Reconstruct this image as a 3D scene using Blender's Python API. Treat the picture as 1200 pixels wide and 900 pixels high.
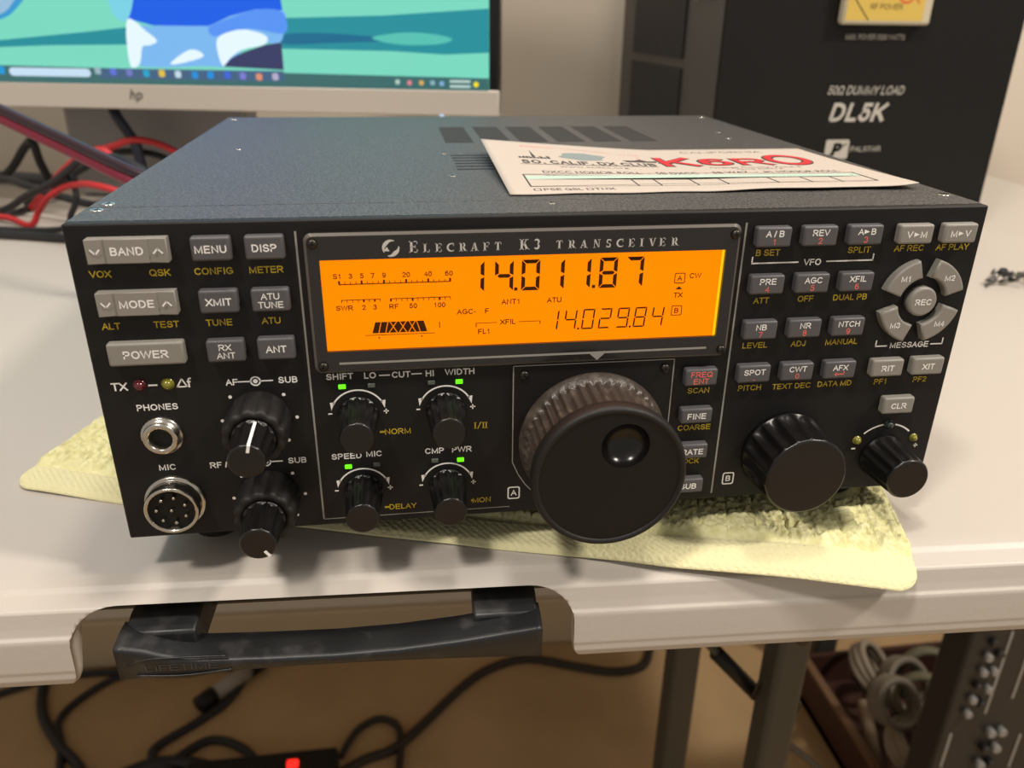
import bpy, bmesh, math, random
from mathutils import Vector, Matrix, noise
random.seed(7)
PI = math.pi
S = bpy.context.scene
for o in list(bpy.data.objects): bpy.data.objects.remove(o)
COL = S.collection
# ------------------------------------------------------------------ camera, light
# all shapes are written in millimetres in the radio's own frame: x right along the
# front panel, y to the back, z up from the bottom of the cabinet
ZR = 0.754                     # height of the cabinet's bottom above the floor, metres
def W(x, y, z): return Vector((x*.001, y*.001, ZR+z*.001))
cam = bpy.data.cameras.new('camera'); co = bpy.data.objects.new('camera', cam); COL.objects.link(co)
def rod(r):
    v = Vector(r); return Matrix.Rotation(v.length, 3, v.normalized())
base = Matrix(((1,0,0),(0,0,-1),(0,1,0)))
Rm = rod((0.426394353, -0.140434897, -0.0191379701)) @ base
m = Matrix((Rm[0], -Rm[1], -Rm[2])).transposed().to_4x4()
m.translation = W(89.028, -228.224, 152.465)
co.matrix_world = m
cam.sensor_width = 36; cam.lens = 945.06/1200*36; cam.clip_start = .01
cam.dof.use_dof = True; cam.dof.focus_distance = .262; cam.dof.aperture_fstop = 14
S.camera = co
wd = bpy.data.worlds.new('world'); S.world = wd; wd.use_nodes = True
wd.node_tree.nodes['Background'].inputs[0].default_value = (1, .91, .81, 1)
wd.node_tree.nodes['Background'].inputs[1].default_value = .4
def area(name, loc, tgt, sx, sy, power, col):
    l = bpy.data.lights.new(name, 'AREA'); l.shape = 'RECTANGLE'; l.size = sx; l.size_y = sy
    l.energy = power; l.color = col
    o = bpy.data.objects.new(name, l); COL.objects.link(o); o.location = loc
    d = Vector(tgt)-Vector(loc); o.rotation_euler = d.to_track_quat('-Z', 'Y').to_euler()
    return o
area('ceiling_light_right', (1.5, -.55, 2.35), (.2, .1, .7), .2, .2, 30, (1, .9, .79))
area('ceiling_light_left', (-.45, -.6, 2.35), (.15, .1, .7), .2, .2, 17, (1, .91, .82))
area('ceiling_light_centre', (.35, .1, 2.35), (.2, .15, .7), .2, .2, 9, (1, .9, .8))
S.view_settings.view_transform = 'Standard'; S.view_settings.look = 'None'
S.view_settings.exposure = 0; S.view_settings.gamma = 1; S.view_settings.use_curve_mapping = False

# ------------------------------------------------------------------ helpers
def lin(c):
    c /= 255.; return c/12.92 if c <= .04045 else ((c+.055)/1.055)**2.4
MATS = {}
def mat(name, rgb, rough=.5, metal=0, bump=None, emit=None, spec=.5, coat=0, speck=None):
    if name in MATS: return MATS[name]
    mt = bpy.data.materials.new(name); mt.use_nodes = True; nt = mt.node_tree
    b = nt.nodes['Principled BSDF']; c = tuple(lin(v) for v in rgb)+(1,)
    b.inputs['Base Color'].default_value = c; b.inputs['Roughness'].default_value = rough
    b.inputs['Metallic'].default_value = metal; b.inputs['Specular IOR Level'].default_value = spec
    b.inputs['Coat Weight'].default_value = coat
    tc = nt.nodes.new('ShaderNodeTexCoord')
    if emit:
        b.inputs['Emission Color'].default_value = c; b.inputs['Emission Strength'].default_value = emit
        if emit >= .5: b.inputs['Base Color'].default_value = (c[0]*.05, c[1]*.05, c[2]*.05, 1)
    if bump:
        n = nt.nodes.new('ShaderNodeTexNoise'); n.inputs['Scale'].default_value = bump[0]; n.inputs['Detail'].default_value = 3
        bp = nt.nodes.new('ShaderNodeBump'); bp.inputs['Strength'].default_value = bump[1]; bp.inputs['Distance'].default_value = bump[2]
        nt.links.new(tc.outputs['Object'], n.inputs['Vector']); nt.links.new(n.outputs[0], bp.inputs['Height'])
        nt.links.new(bp.outputs[0], b.inputs['Normal'])
    if speck:      # (scale, second colour, from, to)
        n = nt.nodes.new('ShaderNodeTexNoise'); n.inputs['Scale'].default_value = speck[0]; n.inputs['Detail'].default_value = 5
        r = nt.nodes.new('ShaderNodeValToRGB'); r.color_ramp.elements[0].position = speck[2]; r.color_ramp.elements[1].position = speck[3]
        r.color_ramp.elements[0].color = c; r.color_ramp.elements[1].color = tuple(lin(v) for v in speck[1])+(1,)
        nt.links.new(tc.outputs['Object'], n.inputs['Vector']); nt.links.new(n.outputs[0], r.inputs[0])
        nt.links.new(r.outputs[0], b.inputs['Base Color'])
    MATS[name] = mt; return mt

_glyph = {}
def glyph(s, off):
    k = (s, off)
    if k not in _glyph:
        c = bpy.data.curves.new('t', 'FONT'); c.body = s; c.offset = off; c.resolution_u = 3
        o = bpy.data.objects.new('t', c); me = bpy.data.meshes.new_from_object(o)
        vs = [v.co.copy() for v in me.vertices]; fs = [tuple(p.vertices) for p in me.polygons]
        bpy.data.objects.remove(o); bpy.data.curves.remove(c); bpy.data.meshes.remove(me)
        _glyph[k] = (vs, fs)
    return _glyph[k]
CAP = max(v.y for v in glyph('H', 0)[0])

# plain sans capitals drawn as even strokes (uniform line width, like engraved panel lettering)
def _ar(cx, cy, rx, ry, a0, a1, n=14):
    return [(cx+rx*math.cos(math.radians(a0+(a1-a0)*i/n)), cy+ry*math.sin(math.radians(a0+(a1-a0)*i/n))) for i in range(n+1)]
_bowl = lambda y0, y1, x=.58, r=.42: _ar(x, (y0+y1)/2, r, (y1-y0)/2, 90, -90, 10)
_O = _ar(.5, .5, .5, .5, 90, 450, 28)
SF = {'A': (.93,.02,[[(0,0),(.5,1),(1,0)],[(.19,.36),(.81,.36)]]), 'B': (.93,.15,[[(0,0),(0,1)]+_bowl(.54,1,.58,.37)+[(0,.54)],[(0,.54)]+_bowl(0,.54,.6,.4)+[(0,0)]]),
 'C': (1.0,.12,[_ar(.54,.5,.54,.5,42,318,22)]), 'D': (1.0,.16,[[(0,0),(0,1)]+_bowl(0,1,.42,.58)+[(0,0)]]), 'E': (.93,.17,[[(1,1),(0,1),(0,0),(1,0)],[(0,.53),(.93,.53)]]),
 'F': (.85,.15,[[(1,1),(0,1),(0,0)],[(0,.5),(.87,.5)]]), 'G': (1.08,.12,[_ar(.5,.5,.5,.5,46,300,22)+[(1,.2),(1,.47),(.54,.47)]]), 'H': (1.0,.17,[[(0,0),(0,1)],[(1,0),(1,1)],[(0,.53),(1,.53)]]),
 'I': (.39,.24,[[(.5,0),(.5,1)]]), 'J': (.7,.14,[[(1,1),(1,.3)]+_ar(.5,.3,.5,.3,0,-180)]), 'K': (.93,.13,[[(0,0),(0,1)],[(1,1),(0,.33)],[(.34,.57),(1,0)]]), 'L': (.78,.13,[[(0,1),(0,0),(1,0)]]),
 'M': (1.16,.17,[[(0,0),(0,1),(.5,.06),(1,1),(1,0)]]), 'N': (1.0,.17,[[(0,0),(0,1),(1,0),(1,1)]]), 'O': (1.08,.11,[_O]), 'P': (.93,.15,[[(0,0),(0,1)]+_bowl(.46,1)+[(0,.46)]]),
 'Q': (1.08,.11,[_O,[(.6,.25),(1,-.05)]]), 'R': (1.0,.14,[[(0,0),(0,1)]+_bowl(.47,1,.58,.38)+[(0,.47)],[(.5,.47),(1,0)]]), 'S': (.93,.12,[_ar(.5,.75,.45,.25,20,265)+_ar(.5,.26,.5,.26,85,-165)]),
 'T': (.85,.05,[[(0,1),(1,1)],[(.5,1),(.5,0)]]), 'U': (1.0,.16,[[(0,1),(0,.36)]+_ar(.5,.36,.5,.36,180,360)+[(1,1)]]), 'V': (.93,.02,[[(0,1),(.5,0),(1,1)]]), 'W': (1.32,.02,[[(0,1),(.25,0),(.5,1),(.75,0),(1,1)]]),
 'X': (.93,.03,[[(0,0),(1,1)],[(0,1),(1,0)]]), 'Y': (.93,.03,[[(0,1),(.5,.44),(1,1)],[(.5,.44),(.5,0)]]), 'Z': (.85,.06,[[(0,1),(1,1),(0,0),(1,0)]]),
 '0': (.78,.1,[_O]), '1': (.78,.3,[[(.0,.72),(.6,1),(.6,0)]]), '2': (.78,.1,[_ar(.5,.7,.48,.3,165,-30)+[(0,0),(1,0)]]), '3': (.78,.1,[_ar(.47,.76,.43,.24,160,-90)+_ar(.48,.26,.5,.26,90,-165)]),
 '4': (.78,.08,[[(.76,0),(.76,1),(0,.3),(1,.3)]]), '5': (.78,.1,[[(.92,1),(.2,1),(.07,.5)]+_ar(.48,.32,.5,.32,135,-160)]), '6': (.78,.1,[_ar(.5,.32,.5,.32,180,540,20),[(0,.32)]+_ar(.56,.5,.56,.5,180,60,10)]),
 '7': (.78,.1,[[(0,1),(1,1),(.38,0)]]), '8': (.78,.1,[_ar(.5,.77,.42,.23,-90,270,20),_ar(.5,.27,.5,.27,90,450,20)]), '9': (.78,.1,[_ar(.5,.68,.5,.32,0,360,20),[(1,.68)]+_ar(.44,.5,.56,.5,0,-120,10)]),
 '/': (.39,.02,[[(0,0),(1,1)]]), '-': (.47,.1,[[(0,.4),(1,.4)]]), '.': (.39,.22,[[(.5,0),(.5,.02)]]), ' ': (.39,0,[]), 'Ω': (1.05,.08,[[(0,0),(.3,0)]+_ar(.5,.58,.47,.42,-115,-425,20)+[(.7,0),(1,0)]])}
def strokes(s, t):
    x = 0; vs = []; fs = []
    for ch in s:
        adv, sb, pl = SF[ch]; w = adv-sb
        for li, p in enumerate(pl):
            ink = max(w, t); P = [Vector((x+sb/2+t/2+a*(ink-t), t/2+c*(1-t))) for a, c in p]; n = len(P); k0 = len(vs)
            for i in range(n):
                a = (P[i]-P[i-1]).normalized() if i else None; c = (P[i+1]-P[i]).normalized() if i < n-1 else None
                if a is None: a = c
                if c is None: c = a
                b = a+c; b = b.normalized() if b.length > 1e-6 else a
                nn = Vector((-b.y, b.x)); co_ = max(.62, nn.dot(Vector((-a.y, a.x)))); d = nn*(t/2/co_)
                e = Vector((0, 0))
                if n == 2 or i in (0, n-1): e = -a*t/2 if i == 0 else a*t/2
                if i in (0, n-1) and (P[0]-P[-1]).length < 1e-4: e = Vector((0, 0))
                vs += [(P[i]+d+e).to_3d()+Vector((0, 0, li)), (P[i]-d+e).to_3d()+Vector((0, 0, li))]
            fs += [(k0+2*i, k0+2*i+1, k0+2*i+3, k0+2*i+2) for i in range(n-1)]
        x += adv
    return vs, fs

class MB:
    def __init__(s): s.bm = bmesh.new(); s.mats = []; s.smooth = True
    def mi(s, mt):
        if mt not in s.mats: s.mats.append(mt)
        return s.mats.index(mt)
    def faces(s, vs, fs, mt, smooth=False):
        bv = [s.bm.verts.new(v) for v in vs]; out = []; i = s.mi(mt)
        for f in fs:
            try: fc = s.bm.faces.new([bv[k] for k in f])
            except ValueError: continue
            fc.material_index = i; fc.smooth = smooth; out.append(fc)
        return bv, out
    def _bev(s, fcs, amt, seg, flt=None):
        es = list({e for f in fcs for e in f.edges})
        if flt: es = [e for e in es if flt(e)]
        r = bmesh.ops.bevel(s.bm, geom=es, offset=amt, segments=seg, profile=.5, affect='EDGES', clamp_overlap=True)
        for f in r['faces']: f.smooth = True
    def box(s, x0, x1, y0, y1, z0, z1, mt, bev=0, seg=2, M=None):
        vs = [Vector((x, y, z)) for z in (z0, z1) for y in (y0, y1) for x in (x0, x1)]
        if M: vs = [M @ v for v in vs]
        _, f = s.faces(vs, [(0,2,3,1),(4,5,7,6),(0,1,5,4),(2,6,7,3),(0,4,6,2),(1,3,7,5)], mt)
        if bev: s._bev(f, bev, seg)
    def prism(s, pts, a, b, mt, bev=0, seg=2, ax='y'):
        """polygon in (x,z) from depth a (front, smaller y) to b; ax 'z' means polygon in (x,y) from z=a to b"""
        f3 = (lambda p, d: Vector((p[0], d, p[1]))) if ax == 'y' else (lambda p, d: Vector((p[0], p[1], d)))
        n = len(pts); vs = [f3(p, a) for p in pts]+[f3(p, b) for p in pts]
        fs = [tuple(range(n)), tuple(range(2*n-1, n-1, -1))]+[((i+1) % n, i, n+i, n+(i+1) % n) for i in range(n)]
        _, f = s.faces(vs, fs, mt); bmesh.ops.recalc_face_normals(s.bm, faces=f)
        if bev: s._bev(f, bev, seg, lambda e: all(abs((v.co.y if ax == 'y' else v.co.z)-a) < 1e-6 for v in e.verts))
    def lathe(s, c, prof, mt, n=48, flute=None, axis='y', smooth=True, M=None, cap=True):
        """prof: list of (radius, distance along the axis); axis 'y' points to the viewer (-y), 'z' up"""
        vs, fs = [], []
        for j, (r, d) in enumerate(prof):
            for i in range(n):
                a = 2*PI*i/n; rr = r*(flute(a, j, r) if flute else 1)
                p = Vector((rr*math.cos(a), -d, rr*math.sin(a))) if axis == 'y' else Vector((rr*math.cos(a), rr*math.sin(a), d))
                if M: p = M @ p
                vs.append(p+Vector(c))
        for j in range(len(prof)-1):
            for i in range(n):
                k = (i+1) % n; fs.append((j*n+i, j*n+k, (j+1)*n+k, (j+1)*n+i))
        nf = len(fs)
        if cap: fs += [tuple(range(n)), tuple(range(len(vs)-1, len(vs)-n-1, -1))]
        _, f = s.faces(vs, fs, mt)
        for q in f: q.smooth = smooth and len(q.verts) == 4
        bmesh.ops.recalc_face_normals(s.bm, faces=f)
    def tube(s, pts, r, mt, n=8, smooth=True, sub=6, closed=False):
        P = [Vector(p) for p in pts]
        if sub > 1 and len(P) > 2:
            Q = []; N = len(P)
            for i in range(N if closed else N-1):
                g = (lambda k: P[k % N]) if closed else (lambda k: P[max(0, min(N-1, k))])
                a, b, c, d = g(i-1), g(i), g(i+1), g(i+2)
                for t in range(sub):
                    t /= sub
                    Q.append(.5*((2*b)+(c-a)*t+(2*a-5*b+4*c-d)*t*t+(3*b-a-3*c+d)*t**3))
            if not closed: Q.append(P[-1])
            P = Q
        vs, fs = [], []; up = Vector((.13, .21, 1)).normalized(); L = len(P)
        for i, p in enumerate(P):
            t = (P[(i+1) % L if closed else min(i+1, L-1)]-P[(i-1) % L if closed else max(i-1, 0)]).normalized()
            a = t.cross(up)
            if a.length < 1e-3: a = t.cross(Vector((1, 0, 0)))
            a.normalize(); b = t.cross(a)
            for k in range(n):
                an = 2*PI*k/n; vs.append(p+r*(math.cos(an)*a+math.sin(an)*b))
        for i in range(L if closed else L-1):
            j = (i+1) % L
            for k in range(n):
                l = (k+1) % n; fs.append((i*n+k, i*n+l, j*n+l, j*n+k))
        if not closed: fs += [tuple(range(n)), tuple(range(L*n-1, L*n-n-1, -1))]
        _, f = s.faces(vs, fs, mt, smooth); bmesh.ops.recalc_face_normals(s.bm, faces=f)
    def text(s, t, x, z, h, mt, y=-.05, w=None, bold=0, shear=0, align='c', fn=None, vs_scale=None):
        if all(q in SF for q in t): vs, fs = strokes(t, .125+bold*4.2); k = h
        else: vs, fs = glyph(t, bold); k = h/CAP
        x0 = min(v.x for v in vs); x1 = max(v.x for v in vs)
        kx = w/(x1-x0) if w else k
        cx = (x0+x1)/2 if align == 'c' else (x0 if align == 'l' else x1)
        fn = fn or (lambda a, b: Vector((a, y, b)))
        o = fn(x, z); nn = (fn(x+.1, z)-o).cross(fn(x, z+.1)-o).normalized()*.012
        s.faces([fn(x+(v.x-cx)*kx+shear*(v.y*k-h/2), z+v.y*k-h/2)+nn*v.z for v in vs], fs, mt)
    def flat(s, pts, mt, y=-.05, fn=None):
        fn = fn or (lambda a, b: Vector((a, y, b)))
        s.faces([fn(*p) for p in pts], [tuple(range(len(pts)))], mt)
    def rect(s, x0, x1, z0, z1, mt, y=-.05, fn=None): s.flat([(x0,z0),(x1,z0),(x1,z1),(x0,z1)], mt, y, fn)
    def line(s, a, b, w, mt, y=-.05, fn=None):
        d = Vector(b)-Vector(a); n = Vector((-d.y, d.x)).normalized()*w/2
        a, b = Vector(a), Vector(b); s.flat([tuple(a-n), tuple(b-n), tuple(b+n), tuple(a+n)], mt, y, fn)
    def arc(s, c, r0, r1, a0, a1, mt, y=-.05, n=24, fn=None, taper=None):
        fn = fn or (lambda a, b: Vector((a, y, b))); vs = []
        for i in range(n+1):
            t = i/n; a = math.radians(a0+(a1-a0)*t); q0, q1 = (r0, r1) if not taper else taper(t)
            vs += [fn(c[0]+q0*math.cos(a), c[1]+q0*math.sin(a)), fn(c[0]+q1*math.cos(a), c[1]+q1*math.sin(a))]
        s.faces(vs, [(2*i, 2*i+1, 2*i+3, 2*i+2) for i in range(n)], mt)
    def frame(s, x0, x1, z0, z1, w, mt, y=-.05, fn=None):
        s.rect(x0, x1, z0, z0+w, mt, y, fn); s.rect(x0, x1, z1-w, z1, mt, y, fn)
        s.rect(x0, x0+w, z0+w, z1-w, mt, y, fn); s.rect(x1-w, x1, z0+w, z1-w, mt, y, fn)
    def build(s, name, parent=None, origin=(0, 0, 0)):
        O = Vector(parent['_o']) if parent is not None and '_o' in parent else Vector(origin)
        for v in s.bm.verts: v.co = (v.co-O)*.001
        me = bpy.data.meshes.new(name); s.bm.to_mesh(me); s.bm.free()
        for q in s.mats: me.materials.append(q)
        o = bpy.data.objects.new(name, me); COL.objects.link(o); ORG[o.name] = O
        if parent is not None: o.parent = parent
        else: o.location = W(*O)
        o['_o'] = tuple(O); return o
ORG = {}
def tag(o, label, cat, group=None, kind=None):
    o['label'] = label; o['category'] = cat
    if group: o['group'] = group
    if kind: o['kind'] = kind
    return o
def thing(name, origin, label, cat, group=None):
    o = bpy.data.objects.new(name, None); COL.objects.link(o); o.location = W(*origin); o['_o'] = tuple(origin)
    o.empty_display_size = .02
    return tag(o, label, cat, group)
def structure(o): o['kind'] = 'structure'; return o
def rrect(x0, x1, z0, z1, r, n=5):
    out = []
    for cx, cz, a in ((x1-r, z1-r, 0), (x0+r, z1-r, 90), (x0+r, z0+r, 180), (x1-r, z0+r, 270)):
        for i in range(n+1):
            t = math.radians(a+90*i/n); out.append((cx+r*math.cos(t), cz+r*math.sin(t)))
    return out

# ------------------------------------------------------------------ materials
panel_black = mat('panel_black', (24,23,23), .5, spec=.3, bump=(2500,.05,.0002))
lid_black = mat('lid_black', (50,50,50), .46, bump=(1500,.6,.0006), speck=(1300,(92,92,92),.42,.66))
key_dark = mat('key_dark', (84,83,86), .45)
key_grey = mat('key_grey', (140,137,130), .45)
knob_black = mat('knob_black', (19,18,18), .3)
rubber = mat('rubber', (27,25,24), .55, spec=.4, bump=(900,.3,.0004))
matte_black = mat('matte_black', (15,14,13), .5, spec=.35)
ink_white = mat('ink_white', (246,245,242), .5)
ink_grey = mat('ink_grey', (150,148,142), .45)
ink_yellow = mat('ink_yellow', (205,178,34), .5)
ink_red = mat('ink_red', (250,116,100), .5)
chrome = mat('chrome', (205,200,190), .22, 1)
steel_dark = mat('steel_dark', (70,66,62), .35, .9)
hole = mat('hole', (6,6,6), .6)
lcd_on = mat('lcd_amber', (255,131,0), .6, emit=1.2, spec=.05)
lcd_edge = mat('lcd_yellow_edge', (255,188,4), .4, emit=1.2)
lcd_ink = mat('lcd_ink', (70,36,8), .6, spec=.1)
lcd_ink_thin = mat('lcd_ink_thin', (84,34,4), .6, spec=.1)
led_green = mat('led_green', (96,235,14), .3, emit=1.7)
led_off = mat('led_off', (92,98,92), .3)
led_red = mat('led_dark_red', (92,24,32), .15, coat=.6)
led_olive = mat('led_olive', (128,124,40), .15, coat=.6)
led_teal = mat('led_smoke', (44,58,56), .15, coat=.6)
table_pl = mat('table_plastic', (190,183,174), .42, bump=(420,.12,.0006))
hand_pl = mat('handle_plastic', (27,29,31), .42, bump=(500,.15,.0005), speck=(90,(74,74,74),.55,.85))
leg_steel = mat('leg_steel', (74,74,68), .5, .3)
cable_black = mat('cable_black', (30,30,33), .5)
cable_red = mat('cable_red', (190,40,44), .45)
cable_maroon = mat('cable_maroon', (122,26,52), .45)
cable_grey = mat('cable_grey', (120,112,98), .55)

# ------------------------------------------------------------------ room
b = MB(); fl = mat('floor_concrete', (190,160,118), .75, bump=(14,.2,.004), speck=(5,(162,134,96),.35,.75))
b.box(-2600, 3000, -1500, 2200, -774, -754, fl); structure(b.build('floor', origin=(0, 0, -754)))
# ------------------------------------------------------------------ folding table
TH = math.atan(.0495)
def T(s, p, z=0):      # table frame: s along the front edge, p outwards from the edge, z in the radio frame
    return Vector((s*math.cos(TH)-p*math.sin(TH), -3.2-s*math.sin(TH)-p*math.cos(TH), z))
TM = Matrix(((math.cos(TH), math.sin(TH), 0), (-math.sin(TH), math.cos(TH), 0), (0, 0, 1))).to_4x4()
TM.translation = Vector((0, -3.2, 0))        # takes (s, y back from the edge, z)
TZ = -14.
b = MB(); wl = mat('wall_paint', (212,202,186), .8, bump=(60,.05,.002))
b.box(-2600, 3000, 778, 900, -754, 1750, wl, M=TM); structure(b.build('wall_back', origin=(0, 780, -754)))
b = MB(); b.box(-2600, 3000, 767, 778, -754, -668, mat('trim_paint', (196,176,144), .6), 3, M=TM)
structure(b.build('baseboard_back', origin=(0, 770, -754)))
table = thing('folding_table', (60, 300, -754), 'pale beige moulded plastic folding table with a black carry handle in its front edge', 'table')
prof = [(-14,0),(-4,-.1),(-1.5,-.35),(.5,-.9),(2.4,-2.1),(5,-3.2),(7.4,-4.2),(8.3,-5),(8.6,-6.2),(9.4,-9.5),(10.3,-12.4),(11.1,-13.2),(11.4,-14.4),(11.8,-20),(12.1,-25),(11.9,-26.2),(12,-28.5),(11.2,-31),(9.5,-32)]
def plen(pr):
    L = [0]
    for i in range(1, len(pr)): L.append(L[-1]+math.dist(pr[i], pr[i-1]))
    return L
PL = plen(prof)
def pat(t):
    for i in range(1, len(prof)):
        if t <= PL[i]+1e-9:
            k = (t-PL[i-1])/(PL[i]-PL[i-1]); a, c = prof[i-1], prof[i]
            return (a[0]+(c[0]-a[0])*k, a[1]+(c[1]-a[1])*k)
    return prof[-1]
TS, TL = PL[6]-.4, PL[-1]
S0, S1 = -19., 142.
def tmax(s):          # how far down the skirt reaches: cut away over the handle
    if s <= S0 or s >= S1: 
        d = (S0-s) if s <= S0 else (s-S1); r = 7
        return TL if d >= r else TL-r+math.sqrt(max(0, r*r-(r-d)**2))
    d = min(s-S0, S1-s); r = 15
    return TS if d >= r else TS+(r-math.sqrt(max(0, r*r-(r-d)**2)))*.95
ss = set([-640, -500, -400, -250, -150, -100, -60, 240, 400, 600, 762, 60, 20, 90])
for e, sg in ((S0, 1), (S1, -1)):
    ss |= {e-sg*q for q in (0, .4, 1, 2, 3.5, 5, 7, 9, 14, 20)} | {e+sg*q for q in (.05, .6, 1.5, 3, 5, 7.5, 10, 12.5, 15, 18)}
TK = sorted(set(PL+[TL*k/60 for k in range(61)]+[TS+.1*k for k in range(-12, 3)]))
ss = sorted(ss); K = len(TK)-1; vs = []; fs = []
for s in ss:
    tm = tmax(s)
    ins = []
    for k in range(K+1):
        t = min(TK[k], tm)
        # denser towards fixed profile points: snap to the profile when the whole of it is used
        vs.append(T(s, *[pat(t)[0], TZ+pat(t)[1]]))
    pe = pat(tm)
    if tm > TL-.01: lip = [(pe[0]-8, TZ+pe[1]+.3), (pe[0]-12, TZ+pe[1]+3), (-4, TZ-16), (-5, TZ-12)]
    else: lip = [(pe[0]-3, TZ+pe[1]-1.4), (pe[0]-5, TZ+pe[1]-1), (min(-1, pe[0]-8), TZ-9), (-3, TZ-9)]
    for q in lip: vs.append(T(s, q[0], q[1]))
N1 = K+5
for i in range(len(ss)-1):
    for k in range(N1-1): fs.append((i*N1+k, (i+1)*N1+k, (i+1)*N1+k+1, i*N1+k+1))
b = MB(); b.faces(vs, fs, table_pl, True)
a0, a1 = -640, 762
b.faces([T(a0,-14,TZ),T(a1,-14,TZ),T(a1,-748,TZ),T(a0,-748,TZ),T(a0,-3,TZ-9),T(a1,-3,TZ-9),T(a1,-748,TZ-9),T(a0,-748,TZ-9)],
        [(0,1,2,3),(7,6,5,4),(3,2,6,7),(0,3,7,4),(1,5,6,2)], table_pl)
b.faces([T(a0,-748,TZ),T(a1,-748,TZ),T(a1,-757,TZ-6),T(a0,-757,TZ-6),T(a1,-757,TZ-34),T(a0,-757,TZ-34)], [(0,1,2,3),(3,2,4,5)], table_pl)
b.build('tabletop', table)
b = MB()
b.box(-560, 680, 16, 40, TZ-25, TZ-9.2, matte_black, 2, M=TM); b.box(-560, 680, 700, 726, TZ-34, TZ-10, leg_steel, 2, M=TM)
b.build('side_rail', table)
# carry handle: two arms under the top and a dipped grip bar
def ip1(x, T_):
    for (a, p), (c, q) in zip(T_[:-1], T_[1:]):
        if x <= c: return p+(q-p)*(x-a)/(c-a)
    return T_[-1][1]
hd = MB(); vs = []; fs = []; NS = 60
hl, hr, hp = -3.5, 130.5, 17.0
for i in range(NS+1):
    s = hl+(hr-hl)*i/NS; u = i/NS
    zt = ip1(u, [(0,-26.5),(.06,-28.4),(.12,-31.6),(.18,-33.1),(.35,-33.8),(.5,-34),(.65,-33.2),(.8,-31.2),(.9,-29.2),(1,-27.3)]); zb = -39.6+1.6*math.sin(PI*u)
    ring = [(hp-.6, zb), (hp, zb+.6), (hp+.3, zt-1.3), (hp+.1, zt-.5), (hp-.6, zt), (hp-1.5, zt+.15), (hp-7, zt+.8), (hp-12, zt+.4), (hp-13, zt-.8), (hp-13, zb+1), (hp-8, zb)]
    vs += [T(s, *q) for q in ring]
R8 = 11
for i in range(NS):
    for k in range(R8): fs.append((i*R8+k, i*R8+(k+1) % R8, (i+1)*R8+(k+1) % R8, (i+1)*R8+k))
fs += [tuple(range(R8)), tuple(range((NS+1)*R8-1, NS*R8-1, -1))]
_, ff = hd.faces(vs, fs, hand_pl, True); bmesh.ops.recalc_face_normals(hd.bm, faces=ff)
for a, c in ((hl+.6, hl+23), (hr-22, hr-.6)):
    v = [T(s, p, z) for s in (a, c) for p, z in ((hp-7, -27.2), (hp-15, -25.2), (-40, -24.4), (-40, -36), (hp-7, -38.5))]
    _, ff = hd.faces(v, [(4,3,2,1,0), (5,6,7,8,9)]+[(k, (k+1) % 5, 5+(k+1) % 5, 5+k) for k in range(5)], hand_pl)
    bmesh.ops.recalc_face_normals(hd.bm, faces=ff); hd._bev(ff, 1.0, 2)
for pts in ([(0, -33.2),(8, -31.3),(30, -31.6)], [(2, -37.8),(16, -38.6),(31, -37.2)]):
    hd.tube([T(s, hp+.1+.02, z) for s, z in pts], .35, hand_pl, 6)
hv = lambda a, c: T(a, hp+.36, c)
hd.text('LIFETIME', 16, -35, 2.4, mat('handle_emboss', (58,60,62), .5), w=22, fn=hv)
h = hd.build('carry_handle', table); h['label'] = 'black plastic carry handle with scuffed grip'
def leg(x, y, w, mt):
    g = MB(); g.box(x-w/2, x+w/2, y-w/2, y+w/2, -754, TZ-9, mt, 4)
    g.box(x-w/2-2, x+w/2+2, y-w/2-2, y+w/2+2, -754, -730, matte_black, 3)
    return g.build('leg', table)
l1 = leg(334, 160, 23, leg_steel)
b = MB(); b.lathe((336, 148.5, -212), [(4,0),(4,2),(3,3)], steel_dark, 16); b.build('leg_bolt', l1)
for pts in ([(318,165,-278),(322,165,-262),(326,165,-246),(332,165,-248)], [(343,165,-268),(356,165,-288),(353,165,-304),(340,165,-328)]):
    b = MB(); b.tube(pts, 1.3, steel_dark, 6, sub=1); b.build('wire_hook', l1)
l2 = leg(343, 345, 27, leg_steel)
leg(-540, 158, 34, leg_steel); leg(-530, 600, 34, leg_steel); leg(690, 640, 34, leg_steel)
b = MB(); b.tube([(292,175,-243),(327,175,-285)], 5.5, matte_black, 10, sub=1); b.build('brace_grip', table)
b = MB(); b.tube([(262,176,-207),(292,175,-243),(327,175,-285),(360,178,-341),(420,188,-407),(470,190,-470)], 2.6, leg_steel, 8, sub=1); b.build('leg_brace', table)

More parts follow.
